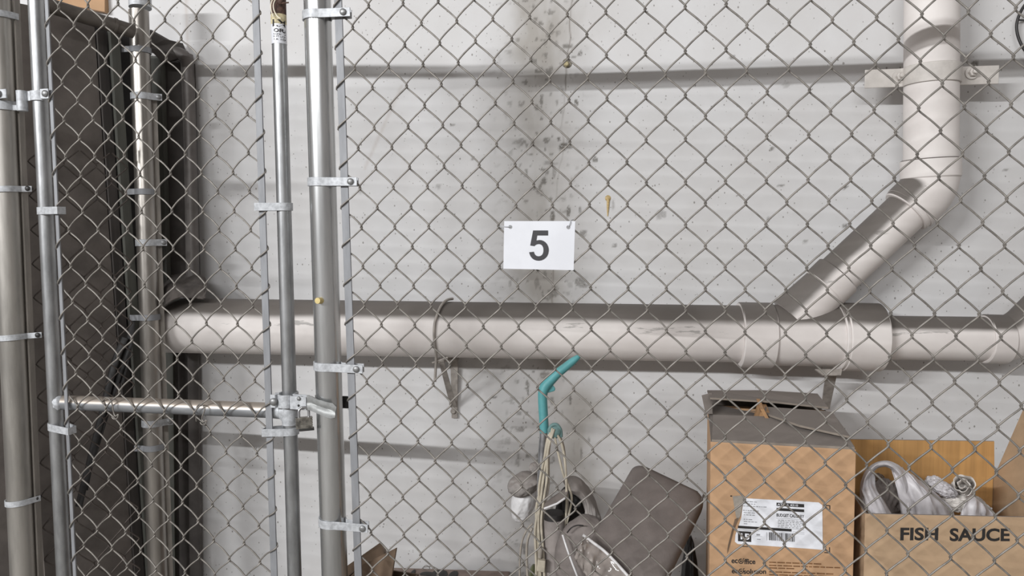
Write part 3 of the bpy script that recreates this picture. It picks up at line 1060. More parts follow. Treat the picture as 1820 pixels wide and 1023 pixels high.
zrail = depth_rail = None
pr0, pr1 = [on_plane(px, py, sp_(.1, 1, 0), sn) for px, py in ((84, 9), (237, 56))]
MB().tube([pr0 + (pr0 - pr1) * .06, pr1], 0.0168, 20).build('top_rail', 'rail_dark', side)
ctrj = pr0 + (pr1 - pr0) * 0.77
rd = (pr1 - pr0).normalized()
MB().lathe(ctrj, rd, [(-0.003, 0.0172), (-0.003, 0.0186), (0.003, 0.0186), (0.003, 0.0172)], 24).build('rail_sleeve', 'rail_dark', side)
# wire fabric, seen edge-on
mb = MB()
hx, hz = 0.034, 0.0378
ns = int((SLEN - .06) / hx)
for c in range(ns):
    pts = []
    for i in range(0, 34 * 8):
        r_ = i / 8
        ph = math.pi * (r_ - c)
        co, si = math.cos(ph), math.sin(ph)
        tri = math.asin(0.985 * co) / math.asin(0.985)
        pts.append(sp_((c + .5 + .54 * tri) * hx + .032, 0.08 + r_ * hz + .0, 0.003 * si / math.sqrt(si * si + .1)))
    mb.tube(pts, 0.0017, 5, ref=sn)
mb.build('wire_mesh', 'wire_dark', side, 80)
# bands on the end post
camdir = (CAM - back_at(1.0))
camdir.z = 0
camdir.normalize()
cx_ = V((camdir.y, -camdir.x, 0)) * -1
if cx_.x < 0:
    cx_ = -cx_


def bp(u, v, n):
    return back_at(v) + cx_ * u + camdir * n


RB = 0.0232
for py, s in ((90, -1), (172, 1), (341, -1), (431, 1), (563, -1), (750, 1), (793, -1)):
    z = P(260, py, 1.84).z
    if s > 0:
        path = [(0.0455, 0.012), (RB * 1.2, 0.013)] + arc(0, 0, RB + .0014, 55, 300, 20)
        b = MB().strap(path, z, 0.0165, 0.0024, fr=bp).build('tension_band', 'band', side, 35, bevel=0.0005)
        k = MB()
        bolt_head(k, 0.0385, z, 0.0132, 0.0062, 0.0035, fr=bp)
        k.build('bolt', 'bolt', b)
    else:
        path = [(-0.043, -0.004), (-RB * 1.2, 0.006)] + arc(0, 0, RB + .0014, 160, -120, 20)
        MB().strap(path, z, 0.0145, 0.0024, fr=bp).build('tension_band', 'bar', side, 35, bevel=0.0005)
mb = MB()
a, b = bp(RB + .0055, 0.05, -0.002), bp(RB + .0055, 1.50, -0.002)
mb.box((a + b) / 2, cx_ * 0.0055, camdir * 0.002, (b - a) / 2).build('tension_bar', 'bar_dusty', side, 0)

# ------------------------------------------------------------------ drain pipes on the wall
OFF = 0.094


def W(px, py, off=OFF):
    return on_wall(px, py, off)


def rpx(wpx, px, py, off=OFF):
    return wpx / 2 * depth_of(W(px, py, off)) / F


def run(mb, a, b, wa, wb=None, seg=48, caps=True):
    pa, pb = W(*a), W(*b)
    mb.tube([pa, pb], [rpx(wa, *a), rpx(wb or wa, *b)], seg, caps=caps)
    return mb


def hub(mb, a, b, wpx, lip=0.004, seg=56):
    """socket between two pixels on the axis, with rounded rims"""
    pa, pb = W(*a), W(*b)
    L = (pb - pa).length
    ra, rb = rpx(wpx, *a), rpx(wpx, *b)
    mb.lathe(pa, pb - pa, [(0, ra - 0.010), (0, ra - 0.0025), (0.0025, ra), (L - 0.0025, rb), (L, rb - 0.0025), (L, rb - 0.010)], seg)
    return mb


drain = thing('drain_pipe', W(900, 588), 'painted drain pipe along the wall with a wye fitting and riser at the right', 'pipe')
RUNL, RUNR = (277, 577.4), (1330, 593)
run(MB(), RUNL, RUNR, 97, 101).build('main_pipe', 'pipe', drain)
hub(MB(), (1312, 594.5), (1371, 595.5), 116).build('hub', 'pipe', drain)
wye = MB()
run(wye, (1368, 595), (1496, 597), 108)
body = wye.build('wye_body', 'pipe', drain)
# raised rib where the right socket starts, and the inked oval on the body
k = MB()
hub(k, (1486, 597.5), (1494, 597.5), 119)
k.build('rib', 'pipe', body)
hub(MB(), (1493, 598), (1562, 599), 121).build('hub', 'pipe', drain)
run(MB(), (1556, 599.5), (1780, 602), 78, 78).build('right_pipe', 'pipe', drain)
hub(MB(), (1747, 601.5), (1787, 602.5), 87).build('hub', 'pipe', drain)


def bend(pts, wpx, fil, seg=48, k=14):
    """pipe through pixels with rounded corners"""
    q = [W(*p) for p in pts]
    out = [q[0]]
    for i in range(1, len(q) - 1):
        a, b, c = q[i - 1], q[i], q[i + 1]
        d0, d1 = (a - b).normalized(), (c - b).normalized()
        ang = d0.angle(d1)
        t = fil / math.tan(ang / 2)
        s, e = b + d0 * t, b + d1 * t
        cen = b + (d0 + d1).normalized() * (fil / math.sin(ang / 2))
        u = (s - cen)
        w = (e - cen)
        tot = u.angle(w)
        for j in range(k + 1):
            f = j / k
            out.append(cen + (u * math.sin((1 - f) * tot) + w * math.sin(f * tot)) / math.sin(tot))
    out.append(q[-1])
    return MB().tube(out, [wpx / 2 * depth_of(p) / F for p in out], seg, ref=(0, 1, 0))


bend([(1780, 602), (1806, 602), (1880, 528)], 80, 0.10).build('elbow', 'pipe', drain)
# branch of the wye up to the riser
run(MB(), (1408, 566), (1472, 505), 86, 78).build('branch', 'pipe_sloped', drain)
hub(MB(), (1464, 512.5), (1490, 487.5), 83).build('hub', 'pipe_sloped', drain)
run(MB(), (1486, 491.5), (1630, 357), 75, 76).build('diagonal_pipe', 'pipe_sloped', drain)
DA, DB = (1612, 374), (1655, 332.5)
hub(MB(), (1609, 376.5), (1622, 364.5), 89).build('hub', 'pipe_sloped', drain)
bend([(1616, 370), (1654.5, 333), (1653.8, 292)], 92, 0.075).build('elbow', 'pipe_sloped', drain)
hub(MB(), (1653.8, 317), (1653.6, 283), 97).build('hub', 'pipe', drain)
run(MB(), (1654, 300), (1656.5, -90), 88, 88).build('riser', 'pipe', drain)

# strap that holds the riser, bolted to the wall either side
strap = thing('pipe_strap', W(1655, 135), 'pale painted strap bolted over the riser pipe at upper right', 'strap')
cA = W(1655.5, 131)
rs = rpx(88, 1655, 131) + 0.0022
ES = 0.082
eL, eR = on_wall(1537, 139, ES), on_wall(1775, 131, ES)


def ws(u, v, n):
    return V((cA.x + u, -OFF - n, (eL.z + eR.z) / 2 - .002 + v))


uL, uR = eL.x - cA.x, eR.x - cA.x
nE = ES - OFF
vs_ = on_wall(1600, 119).z - on_wall(1600, 150).z
slp = (eR.z - eL.z) / (uR - uL)
path = [(uL, nE), (-rs * 1.25, nE), (-rs * 1.04, nE * .75)] + arc(0, 0, rs, 185, -5, 24) + [(rs * 1.04, nE * .75), (rs * 1.25, nE), (uR, nE)]
MB().strap(path, 0, 0.043, 0.004, slope=slp, fr=ws).build('strap_body', 'strap_paint', strap, 35, bevel=0.0012)
for px, py in ((1597, 137), (1726, 130)):
    p = on_wall(px, py, ES + .002)
    k = MB()
    k.lathe(p, (0, -1, 0), [(-ES, 0.006), (0.001, 0.006), (0.001, 0.0145), (0.004, 0.0145), (0.0045, 0.010)], 24)
    k.lathe(p + V((0, -0.004, 0)), (0.12, -1, 0.1), [(0, 0.0095), (0.007, 0.0095), (0.009, 0.006)], 6)
    k.lathe(p + V((0, -0.010, 0)), (0.12, -1, 0.1), [(0, 0.005), (0.010, 0.005), (0.011, 0.003)], 12)
    k.build('bolt', 'strap_paint', strap, 30)

# hanger under the main pipe: hook rod over the pipe and a sheet-metal bracket
hang = thing('pipe_support', on_wall(806, 735), 'folded metal hanger bracket with hook rod below the main pipe', 'bracket', 'brackets under the drain pipe')
rm = rpx(99, 800, 585)
pc = W(783, 583.5)
pts = [V((pc.x + 0.030, -OFF + 0.012, pc.z + rm + 0.004)), V((pc.x + 0.020, -OFF - 0.012, pc.z + rm + 0.003))]
for a in (60, 40, 20, 0, -20, -40):
    pts.append(V((pc.x - 0.002 + 0.018 * math.sin(math.radians(max(a, 0))) ** 2, -OFF - (rm + .0035) * math.cos(math.radians(a)), pc.z + (rm + .0035) * math.sin(math.radians(a)))))
pts.append(on_wall(775, 640, OFF + 0.05))
pts.append(on_wall(773, 678, OFF + 0.048))
MB().tube(smoothpts(pts, 5), 0.0034, 12).build('hook_rod', 'hanger', hang, 80)


def plate(poly, th):
    q = [V(p) for p in poly]
    n = (q[1] - q[0]).cross(q[2] - q[0]).normalized()
    if n.dot(CAM - q[0]) < 0:
        n = -n
    return MB().prism(q, n * th)


plate([on_wall(780, 640, OFF + .045), on_wall(789, 640, OFF + .045), on_wall(812, 722, .006), on_wall(801, 722, .006)], 0.003).build('brace', 'hanger', hang, 0)
plate([on_wall(801, 640, .012), on_wall(814, 640, .012), on_wall(813, 742, .004), on_wall(803, 742, .004)], 0.003).build('back_plate', 'hanger', hang, 0)
k = MB().tube([on_wall(768, 645, OFF + .048), on_wall(796, 635, OFF + .04)], 0.003, 8)
k.tube([on_wall(778, 641, OFF + .045), on_wall(812, 637, .012)], 0.006, 8)
k.build('cross_pin', 'hanger', hang)
k = MB().lathe(on_wall(806, 730, .007), (0, -1, 0), [(0, 0.008), (0.003, 0.008), (0.006, 0.005)], 12)
k.build('bolt', 'hanger', hang)
# support strut below the wye, leaning to the wall
brk = thing('pipe_support', on_wall(1466, 715), 'flat metal support leg under the wye fitting behind the tall carton', 'bracket', 'brackets under the drain pipe')
plate([on_wall(1467, 662, .10), on_wall(1487, 662, .10), on_wall(1474, 724, .02), on_wall(1459, 724, .02)], 0.004).build('leg', 'hanger', brk, 0)
plate([on_wall(1448, 657, .13), on_wall(1496, 657, .13), on_wall(1494, 668, .14), on_wall(1462, 668, .14)], 0.004).build('saddle', 'hanger', brk, 0)

# things fixed to the wall
anc = thing('wall_anchor', on_wall(1007, 113), 'small round yellowish anchor plug set in the wall above the sign', 'anchor')
MB().lathe(on_wall(1008, 112.5, -.001), (0, -1, 0), [(0, .0125), (.002, .0125), (.003, .0115), (.0032, .002)], 24).build('patch', 'plug_ring', anc)
MB().lathe(on_wall(1007, 114.5, .001), (0, -1, 0), [(0, .0068), (.006, .0062), (.008, .0045), (.008, .001)], 20).build('plug', 'plug', anc)
k = MB()
k.blob(on_wall(1080.5, 352, 0.0), (0.0075, 0.003, 0.0075), 0.15, 2, 5, 3)
k.tube([on_wall(1081, 354, .001), on_wall(1080.5, 368, .001), on_wall(1080, 384, .0006)], [.0042, .0032, .0012], 10)
tag(k.build('glue_drip', 'glue'), 'tan drip of dried glue on the wall to the right of the sign', 'drip')
# black cable loop at the right edge
pts = [on_wall(px, py, off) for px, py, off in ((1835, -8, .02), (1818, 14, .02), (1809, 34, .02), (1807, 52, .02), (1812, 72, .022), (1824, 92, .026), (1845, 102, .03), (1866, 80, .03), (1872, 40, .024), (1860, -10, .02), (1835, -40, .014))]
k = MB().tube(smoothpts(pts, 6), 0.0034, 10)
k.tube([on_wall(1808, 35.5, .02), on_wall(1822, 36, .004)], 0.0022, 8)
tag(k.build('cable_loop', 'black', smooth=80), 'thin black cable looped on the wall at the upper right edge', 'cable')

# ------------------------------------------------------------------ the number sign wired to the fence
SQ = [(896.1, 392.6), (1022.5, 392.6), (1019.7, 480), (894.5, 477.4)]
NS = 0.0075
sg = [fp(*fuv(x, y, NS), NS) for x, y in SQ]
sign = thing('number_sign', sg[3], 'white rectangular sign with a black number 5 wired to the fence', 'sign')
MB().prism(sg, -FN * 0.0014).build('plate', 'plate', sign, 0, bevel=0.0003)
five = [(628, 272), (875, 272), (875, 355), (695, 355), (681, 440), (706, 433), (735, 430), (770, 434), (803, 447), (832, 468), (857, 497), (876, 535), (885, 575), (886, 605), (878, 655), (862, 692), (838, 722), (805, 748), (765, 766), (722, 772), (680, 768), (645, 756), (612, 733), (588, 702), (572, 668), (562, 632),
        (640, 624), (648, 652), (663, 676), (685, 692), (715, 699), (745, 695), (770, 681), (787, 658), (797, 625), (799, 592), (795, 557), (782, 528), (762, 508), (735, 498), (712, 497), (690, 501), (668, 512), (648, 531), (580, 521)]
f5 = [fp(*fuv(880 + x / 9.3, 380 + y / 9.3, NS + .0004), NS + .0004) for x, y in five]
MB().prism(f5, FN * 0.0004).build('numeral', 'numeral', sign, 0)
for (x, y, cu) in ((907, 403, 0), (1010, 403.5, 1)):
    k = MB()
    u, v = fuv(x, y, NS)
    k.lathe(fp(u, v, NS), FN, [(0, .0034), (.0008, .0034), (.0008, .0022), (.0004, .0021)], 16)
    k.build('eyelet', 'chrome' if cu else 'bolt', sign)
k = MB()
q = lambda x, y, n: fp(*fuv(x, y, n), n)
k.tube(smoothpts([q(907, 403, .009), q(900, 402.5, .010), q(893, 402, .008), q(887, 402, .002), q(885, 404, -.004), q(890, 405, -.005), q(896, 406, .004)]), .0008, 6)
k.build('tie_wire', 'band', sign, 80)
k = MB()
k.tube(smoothpts([q(1010, 403, .009), q(1012, 399, .010), q(1014, 394, .009), q(1016, 391, .002), q(1020, 390, -.003)]), .0008, 6)
k.build('tie_wire', 'band', sign, 80)

# ------------------------------------------------------------------ cartons


def rect_box(A, B, depth, z0):
    """front top corners A (left), B (right) -> frame of the carton"""
    ex = (B - A)
    ex.z = 0
    wd = ex.length
    ex.normalize()
    ey = V((-ex.y, ex.x, 0))
    if ey.y < 0:
        ey = -ey
    zt = (A.z + B.z) / 2
    o = V((A.x, A.y, z0))
    return o, ex, ey, wd, zt - z0


def shell(o, ex, ey, wd, dp, h, th=0.004, hb=None, inner=True):
    """open-topped carton body: four walls and a floor as one mesh; hb = height of the back wall"""
    hb = hb or h
    mb = MB()
    pt = lambda x, y, z: o + ex * x + ey * y + V((0, 0, z))
    mb.box(pt(wd / 2, th / 2, h / 2), ex * wd / 2, ey * th / 2, V((0, 0, h / 2)))
    mb.box(pt(wd / 2, dp - th / 2, hb / 2), ex * (wd / 2 - th), ey * th / 2, V((0, 0, hb / 2)))
    for x in (th / 2, wd - th / 2):
        mb.prism([pt(x - th / 2, th, 0), pt(x - th / 2, dp, 0), pt(x - th / 2, dp, hb), pt(x - th / 2, th, h)], ex * th)
    mb.box(pt(wd / 2, dp / 2, th / 2 + .001), ex * (wd / 2 - th), ey * (dp / 2 - th), V((0, 0, th / 2)))
    return mb


# tall office-supply carton
A, B = P(1263, 786, 1.385), P(1521.5, 797, 1.325)
o, ex, ey, wd, h = rect_box(A, B, .32, 0)
DP = 0.315
tall = thing('cardboard_carton', o, 'tall brown carton with a white shipping label and dusty grey top flaps', 'box', 'cardboard cartons along the wall')
shell(o, ex, ey, wd, DP, h).build('body', 'card', tall, 0, bevel=0.0008)
pt = lambda x, y, z: o + ex * x + ey * y + V((0, 0, z))
# front flap folded in over the top, a second short flap lying on it at the right
MB().prism([pt(0.002, 0.001, h), pt(wd - .002, 0.001, h), pt(wd - .006, .150, h + .016), pt(.008, .150, h + .012)], V((0, 0, .004))).build('flap', 'card_dirty', tall, 0)
k = MB().prism([pt(wd - .004, .03, h + .012), pt(wd - .003, DP * .70, h + .014), pt(wd * .46, DP * .67, h + .020), pt(wd * .43, .155, h + .020), pt(wd * .66, .075, h + .0175)], V((0, 0, .004)))
k.build('flap', 'card_dirty', tall, 0)
MB().prism([pt(.003, .012, h + .001), pt(.003, DP - .008, h + .003), pt(wd * .40, DP - .05, h - .006), pt(wd * .44, .03, h - .010)], V((0, 0, .003))).build('flap', 'card_dirty', tall, 0)
# back flap standing half open, dark gap below it
bl, br = P(1257, 693, 1.725), P(1453, 699, 1.70)
fl, fr_ = P(1262, 706, 1.60), P(1472, 723, 1.555)
mid = P(1380, 713, 1.575)
k = MB().prism([bl, bl * .5 + br * .5 + V((0, 0, .004)), br, fr_, mid, fl], V((0, 0, -.004)))
k.build('flap', 'card_dirty', tall, 0)
MB().prism([pt(.004, DP - .006, h - .01), pt(wd - .004, DP - .006, h - .01), br - ex * .002 + V((0, 0, -.004)), bl + ex * .002 + V((0, 0, -.004))], ey * .004).build('flap', 'card_dirty', tall, 0)
# left stub of a side flap
MB().prism([P(1247, 702, 1.66), P(1262, 698, 1.66), P(1263, 735, 1.56), P(1254, 735, 1.57)], ex * .004).build('flap', 'card_dirty', tall, 0)
fc = Face(o, -ey)
LQ = [(1322, 884.6), (1461.8, 892.6), (1462.3, 976.4), (1306.2, 965)]
k = MB()
fc.patch(k, [(1322, 884.6), (1392, 888.5), (1455, 892.2), (1461.5, 897), (1462.3, 976.4), (1440, 974.5), (1380, 970.5), (1311, 966), (1306.2, 962), (1307, 950), (1312, 936), (1317.5, 919), (1319.5, 902)], .0005)
label = k.build('shipping_label', 'paper', tall, 0)
LQ = [(1306.2, 884), (1461.8, 892.6), (1462.3, 976.4), (1306.2, 966)]
k = MB()
L = .0008
for r in ((.475, .055, .79, .125), (.475, .168, .79, .225), (.035, .60, .645, .655), (.035, .715, .185, .935)):
    fc.rect(k, LQ, *r, lift=L)
rng = random.Random(5)
x = .39
while x < .68:
    w = rng.choice((.004, .007, .011))
    fc.rect(k, LQ, x, .70 + (x - .39) * .0, x + w, .87, lift=L)
    x += w + rng.choice((.005, .008, .012))
k.build('bars', 'print', label, 0)
k = MB()
fc.text(k, 'BUDGET CALGARY', LQ, .03, L, (.475, .285, .79, .355))
k.build('lettering', 'print', label, 0)
k = MB()
fc.text(k, '15', LQ, .03, L + .0006, (.065, .76, .165, .895))
k.build('lettering', 'paper', label, 0)
k = MB()
fc.text(k, 'ATTN: 4310', LQ, .01, L + .0006, (.485, .07, .72, .113))
k.build('lettering', 'paper', label, 0)
k = MB()
for j in range(11):
    y = .06 + .048 * j
    if j in (3, 7):
        continue
    x0 = .09 if j < 5 else .1
    x = x0
    while x < .14 + .26 * rng.random() + (.06 if j < 3 else 0):
        w = .012 + .03 * rng.random()
        fc.rect(k, LQ, x, y, x + w, y + .016, lift=L)
        x += w + .010
for j in range(5):
    y = .42 + .036 * j
    x = .49
    while x < .76:
        w = .01 + .03 * rng.random()
        fc.rect(k, LQ, x, y, x + w, y + .014, lift=L)
        x += w + .012
for r in ((.47, .385, .79, .39), (.47, .60, .79, .605), (.66, .655, .79, .659), (.66, .69, .79, .694), (.23, .80, .31, .804), (.04, .68, .28, .69), (.245, .755, .285, .785), (.36, .70, .363, .88), (.25, .86, .29, .875)):
    fc.rect(k, LQ, *r, lift=L)
k.build('small_print', 'grey_print', label, 0)
# flapping torn strip of tape left of the label
k = MB()
fc.patch(k, [(1302, 881), (1322, 880), (1319, 898), (1316, 916), (1310, 926), (1306, 906)], .0004, .001)
k.build('tape_scrap', 'cord_grey', tall, 0)
k = MB()
fc.patch(k, [(1306, 922), (1313, 919), (1303, 944), (1297, 968), (1292, 984), (1294, 968)], .0004, .001)
k.build('tape_scrap', 'card_old', tall, 0)
# printed wording and corner marks on the carton
k = MB()
T = lambda body, x0, y0, x1, y1, b=0.02, sk=0.0: fc.text(k, body, [(x0, y0), (x1, y0 + sk), (x1, y1 + sk), (x0, y1)], b)
k = MB()
T('ec', 1300, 993.5, 1311, 1000.5, .025)
T('ffice', 1322.5, 992.5, 1342.5, 1002, .025)
k1, k = k, MB()
T('ec', 1300.5, 1012, 1311, 1018.5, .025)
T('solution', 1321.5, 1010.5, 1361.5, 1019.5, .025)
k2 = k
for k, cx_p, cy_p in ((k1, 1316.8, 996.8), (k2, 1317, 1014.5)):
    ring = [(cx_p + 4.6 * math.cos(a * .3), cy_p + 4.6 * math.sin(a * .3)) for a in range(22)]
    inn = [(cx_p + 3.2 * math.cos(a * .3), cy_p + 3.2 * math.sin(a * .3)) for a in range(22)]
    for a in range(21):
        if a in (17, 18):
            continue
        fc.patch(k, [ring[a], ring[a + 1], inn[a + 1], inn[a]], .0003)
    fc.patch(k, [(cx_p + 1.7 * math.cos(a), cy_p + 1.7 * math.sin(a)) for a in range(6)], .0003)
    fc.patch(k, [(cx_p + 3.0, cy_p - 3.6), (cx_p + 5.6, cy_p - 5.6), (cx_p + 6.2, cy_p - 4.6), (cx_p + 3.8, cy_p - 2.8)], .0003)
k1.build('wordmark', 'print', tall, 0)
k2.build('wordmark', 'print', tall, 0)
for q in ([(1465, 896.6), (1475.5, 897.4), (1475.5, 905), (1474, 905), (1474, 898.8), (1465, 898)], [(1465, 980.5), (1473.5, 981.2), (1473.5, 972), (1475, 972), (1475, 982.8), (1465, 982)], [(1317, 969.5), (1329, 970.3), (1329, 971.5), (1317, 970.7)], [(1298, 880), (1301, 880), (1301, 882), (1298, 882)]):
    k = MB()
    fc.patch(k, q, .0003)
    k.build('corner_mark', 'print', tall, 0)
k = MB()
for j, (y, x1) in enumerate(((997.5, 1458), (1003, 1492), (1007.5, 1408), (1014.5, 1476), (1019.5, 1478), (1024, 1430))):
    x = 1367
    while x < x1:
        w = rng.uniform(5, 16)
        fc.patch(k, [(x, y + (x - 1367) * .035), (x + w, y + (x + w - 1367) * .035), (x + w, y + 1.9 + (x + w - 1367) * .035), (x, y + 1.9 + (x - 1367) * .035)], .0003)
        x += w + 2.2
k.build('small_print', 'brown_print', tall, 0)
# offcut poking out of the top of the carton
k = MB().box(P(1361, 736, 1.54), ex * .0035, ey * .05, V((-.012, 0, .022)))
k.box(P(1353, 738, 1.55), ex * .009, ey * .04, V((.004, 0, .016)))
tag(k.build('wood_offcut', 'wood', smooth=0), 'small bare wood offcut poking out of the tall carton', 'offcut')

# fish sauce carton, open
A, B = P(1538, 913, 1.325), P(1873, 919, 1.298)
o2, ex2, ey2, wd2, h2 = rect_box(A, B, .25, 0)
DP2 = .25
NF2 = -ey2
ra_ = math.radians(-8)                              # the carton is racked out of square
ey2 = V((ey2.x * math.cos(ra_) - ey2.y * math.sin(ra_), ey2.x * math.sin(ra_) + ey2.y * math.cos(ra_), 0))
pt2 = lambda x, y, z: o2 + ex2 * x + ey2 * y + V((0, 0, z))
fish = thing('cardboard_carton', o2, 'open brown carton lettered FISH SAUCE with plastic bags inside', 'box', 'cardboard cartons along the wall')
shell(o2, ex2, ey2, wd2, DP2, h2).build('body', 'card2', fish, 0, bevel=0.0008)
zb = on_plane(1650, 781, pt2(0, DP2, 0), NF2).z
MB().prism([pt2(.003, DP2 - .002, h2 - .005), pt2(wd2 - .003, DP2 - .002, h2 - .005), pt2(wd2 - .006, DP2 - .002, zb), pt2(.003, DP2 - .002, zb)], ey2 * -.004).build('flap', 'card_in', fish, 0)
MB().prism([pt2(.005, DP2 - .0045, .3), pt2(wd2 - .005, DP2 - .0045, .3), pt2(wd2 - .005, DP2 - .0045, h2 - .004), pt2(.005, DP2 - .0045, h2 - .004)], ey2 * -.0008).build('lining', 'card_in', fish, 0)
rq = [pt2(wd2 - .003, .012, h2 - .002), pt2(wd2 - .003, DP2 - .006, h2 - .002), pt2(wd2 + .05, DP2 - .012, h2 + .15), pt2(wd2 + .055, .03, h2 + .15)]
MB().prism(rq, ex2 * .004).build('flap', 'card2', fish, 0)
fc2 = Face(o2, NF2)
k = MB()
fc2.text(k, 'FISH', [(1600.5, 937), (1668, 937), (1667, 960), (1600, 960)], .032)
k.build('lettering', 'print', fish, 0)
k = MB()
fc2.text(k, 'SAUCE', [(1688, 938), (1795, 938.5), (1794.5, 961.5), (1688, 961.5)], .032)
k.build('lettering', 'print', fish, 0)
# left side edge crease
# plastic bags in it
din = 1.43
bagL = thing('plastic_bag', P(1610, 915, din), 'thin grey carrier bag with looped handle in the left of the fish sauce carton', 'bag', 'bags in the fish sauce carton')


def bagmesh(mb, centre, rad, seed, amp=.16, freq=2.6, sub=5, axes=None):
    return mb.blob(centre, rad, amp, freq, seed, sub, axes, True, 5)


def drape(ctrl, nr, nc, fold=0.006, f=9, seed=0):
    """loose film through a coarse grid of control points (rows of points), with pleats"""
    R_, C_ = len(ctrl), len(ctrl[0])
    cols = [smoothpts(row, 8) for row in ctrl]
    n = len(cols[0])
    grid = [smoothpts([cols[i][j] for i in range(R_)], 8) for j in range(n)]
    out = []
    for j, row in enumerate(grid):
        q = []
        for i, p in enumerate(row):
            a, b = j / (n - 1), i / (len(row) - 1)
            k_ = noise.noise(V((a * f, b * 2.2, seed * 4.1))) + .5 * noise.noise(V((a * f * 2.3, b * 5, seed)))
            q.append(p + V((0.3 * k_, -1, .35 * k_)).normalized() * fold * k_)
        out.append(q)
    return out


# body of the carrier: pleated film falling from the handle to the right
c_ = [[P(1578, 826, din - .02), P(1598, 829, din - .03), P(1618, 842, din - .03), P(1640, 858, din)],
      [P(1588, 850, din - .045), P(1618, 856, din - .05), P(1645, 872, din - .05), P(1672, 884, din - .01)],
      [P(1598, 884, din - .05), P(1632, 890, din - .06), P(1664, 898, din - .06), P(1692, 908, din - .02)],
      [P(1604, 925, din - .03), P(1640, 930, din - .04), P(1672, 935, din - .04), P(1700, 940, din - .01)]]
sheet(MB(), drape(c_, 24, 24, .010, 11, 3), .001).build('film', 'bag_grey', bagL, 180)
c_ = [[P(1533, 846, din - .03), P(1542, 838, din - .03), P(1551, 842, din - .02)],
      [P(1531, 868, din - .05), P(1543, 862, din - .055), P(1556, 866, din - .04)],
      [P(1538, 893, din - .06), P(1554, 888, din - .07), P(1572, 892, din - .05)],
      [P(1545, 925, din - .06), P(1568, 925, din - .07), P(1592, 925, din - .05)]]
sheet(MB(), drape(c_, 24, 24, .007, 8, 7), .001).build('film', 'bag_grey', bagL, 180)
k = MB()
ro = [(1531, 905), (1529, 880), (1530, 856), (1538, 836), (1553, 823), (1571, 818), (1589, 822), (1604, 834), (1616, 856), (1624, 880), (1628, 905)]
ri = [(1553, 905), (1545, 882), (1541, 862), (1547, 846), (1558, 834), (1572, 829), (1585, 834), (1594, 847), (1600, 866), (1604, 886), (1607, 905)]
rows = []
for f_ in (0, .33, .66, 1):
    rows.append([P(a[0] + (b[0] - a[0]) * f_, a[1] + (b[1] - a[1]) * f_, din - .04 - .016 * math.sin(math.pi * f_)) for a, b in zip(ro, ri)])
sheet(MB(), drape(rows, 24, 24, .006, 5, 31), .001).build('handle', 'bag_grey', bagL, 180)
k = MB()
bagmesh(k, P(1572, 893, din + .02), (.030, .02, .045), 4)
k.build('bulge', 'fabric2', bagL, 80)
k = MB()
bagmesh(k, P(1560, 850, din + .04), (.012, .012, .010), 5, .2)
k.build('scrap', 'card_old', bagL, 80)

bagR = thing('plastic_bag', P(1715, 915, din + .02), 'crumpled white plastic bag with a knotted top in the right of the fish sauce carton', 'bag', 'bags in the fish sauce carton')
c_ = [[P(1722, 878, din - .01), P(1738, 882, din - .01), P(1748, 890, din), P(1758, 900, din)],
      [P(1715, 892, din - .03), P(1735, 896, din - .03), P(1752, 904, din - .02), P(1766, 914, din)],
      [P(1705, 925, din - .03), P(1730, 928, din - .03), P(1752, 930, din - .02), P(1772, 932, din)]]
sheet(MB(), drape(c_, 24, 24, .008, 10, 13), .001).build('film', 'bag_grey', bagR, 180)
k = MB()
bagmesh(k, P(1676, 868, din + .005), (.026, .02, .013), 21, .2, 2.4, 5, (V((.9, 0, -.42)), V((0, 1, 0)), V((.42, 0, .9))))
bagmesh(k, P(1660, 858, din + .03), (.016, .015, .014), 22, .2)
k.build('bulge', 'bag_grey', bagR, 80)
k = MB()
bagmesh(k, P(1704, 893, din + .01), (.038, .022, .016), 23, .2)
k.build('bulge', 'tissue', bagR, 80)
# knot: film rolled into a rosette
k = MB()
cx0, cy0 = 1711, 860
kr = []
for j in range(60):
    a = j / 59 * math.tau * 2.1 + .6
    rr = 5 + 17 * (j / 59)
    wob = 1 + .22 * noise.noise(V((math.cos(a) * 1.3, math.sin(a) * 1.3, a * .35)))
    kr.append((cx0 + rr * wob * math.cos(a), cy0 + rr * wob * .95 * math.sin(a)))
rows = []
for t_ in range(5):
    f_ = t_ / 4
    rows.append([P(cx0 + (x - cx0) * (1 - .25 * f_) + 1.2 * math.sin(i * 1.3 + t_), cy0 + (y - cy0) * (1 - .25 * f_) + 7 * f_, din - .03 + .045 * f_ + .004 * math.sin(i * .9)) for i, (x, y) in enumerate(kr)])
sheet(k, rows, .0016)
bagmesh(k, P(1711, 868, din + .02), (.020, .016, .020), 25, .18)
k.build('knot', 'tissue', bagR, 180)

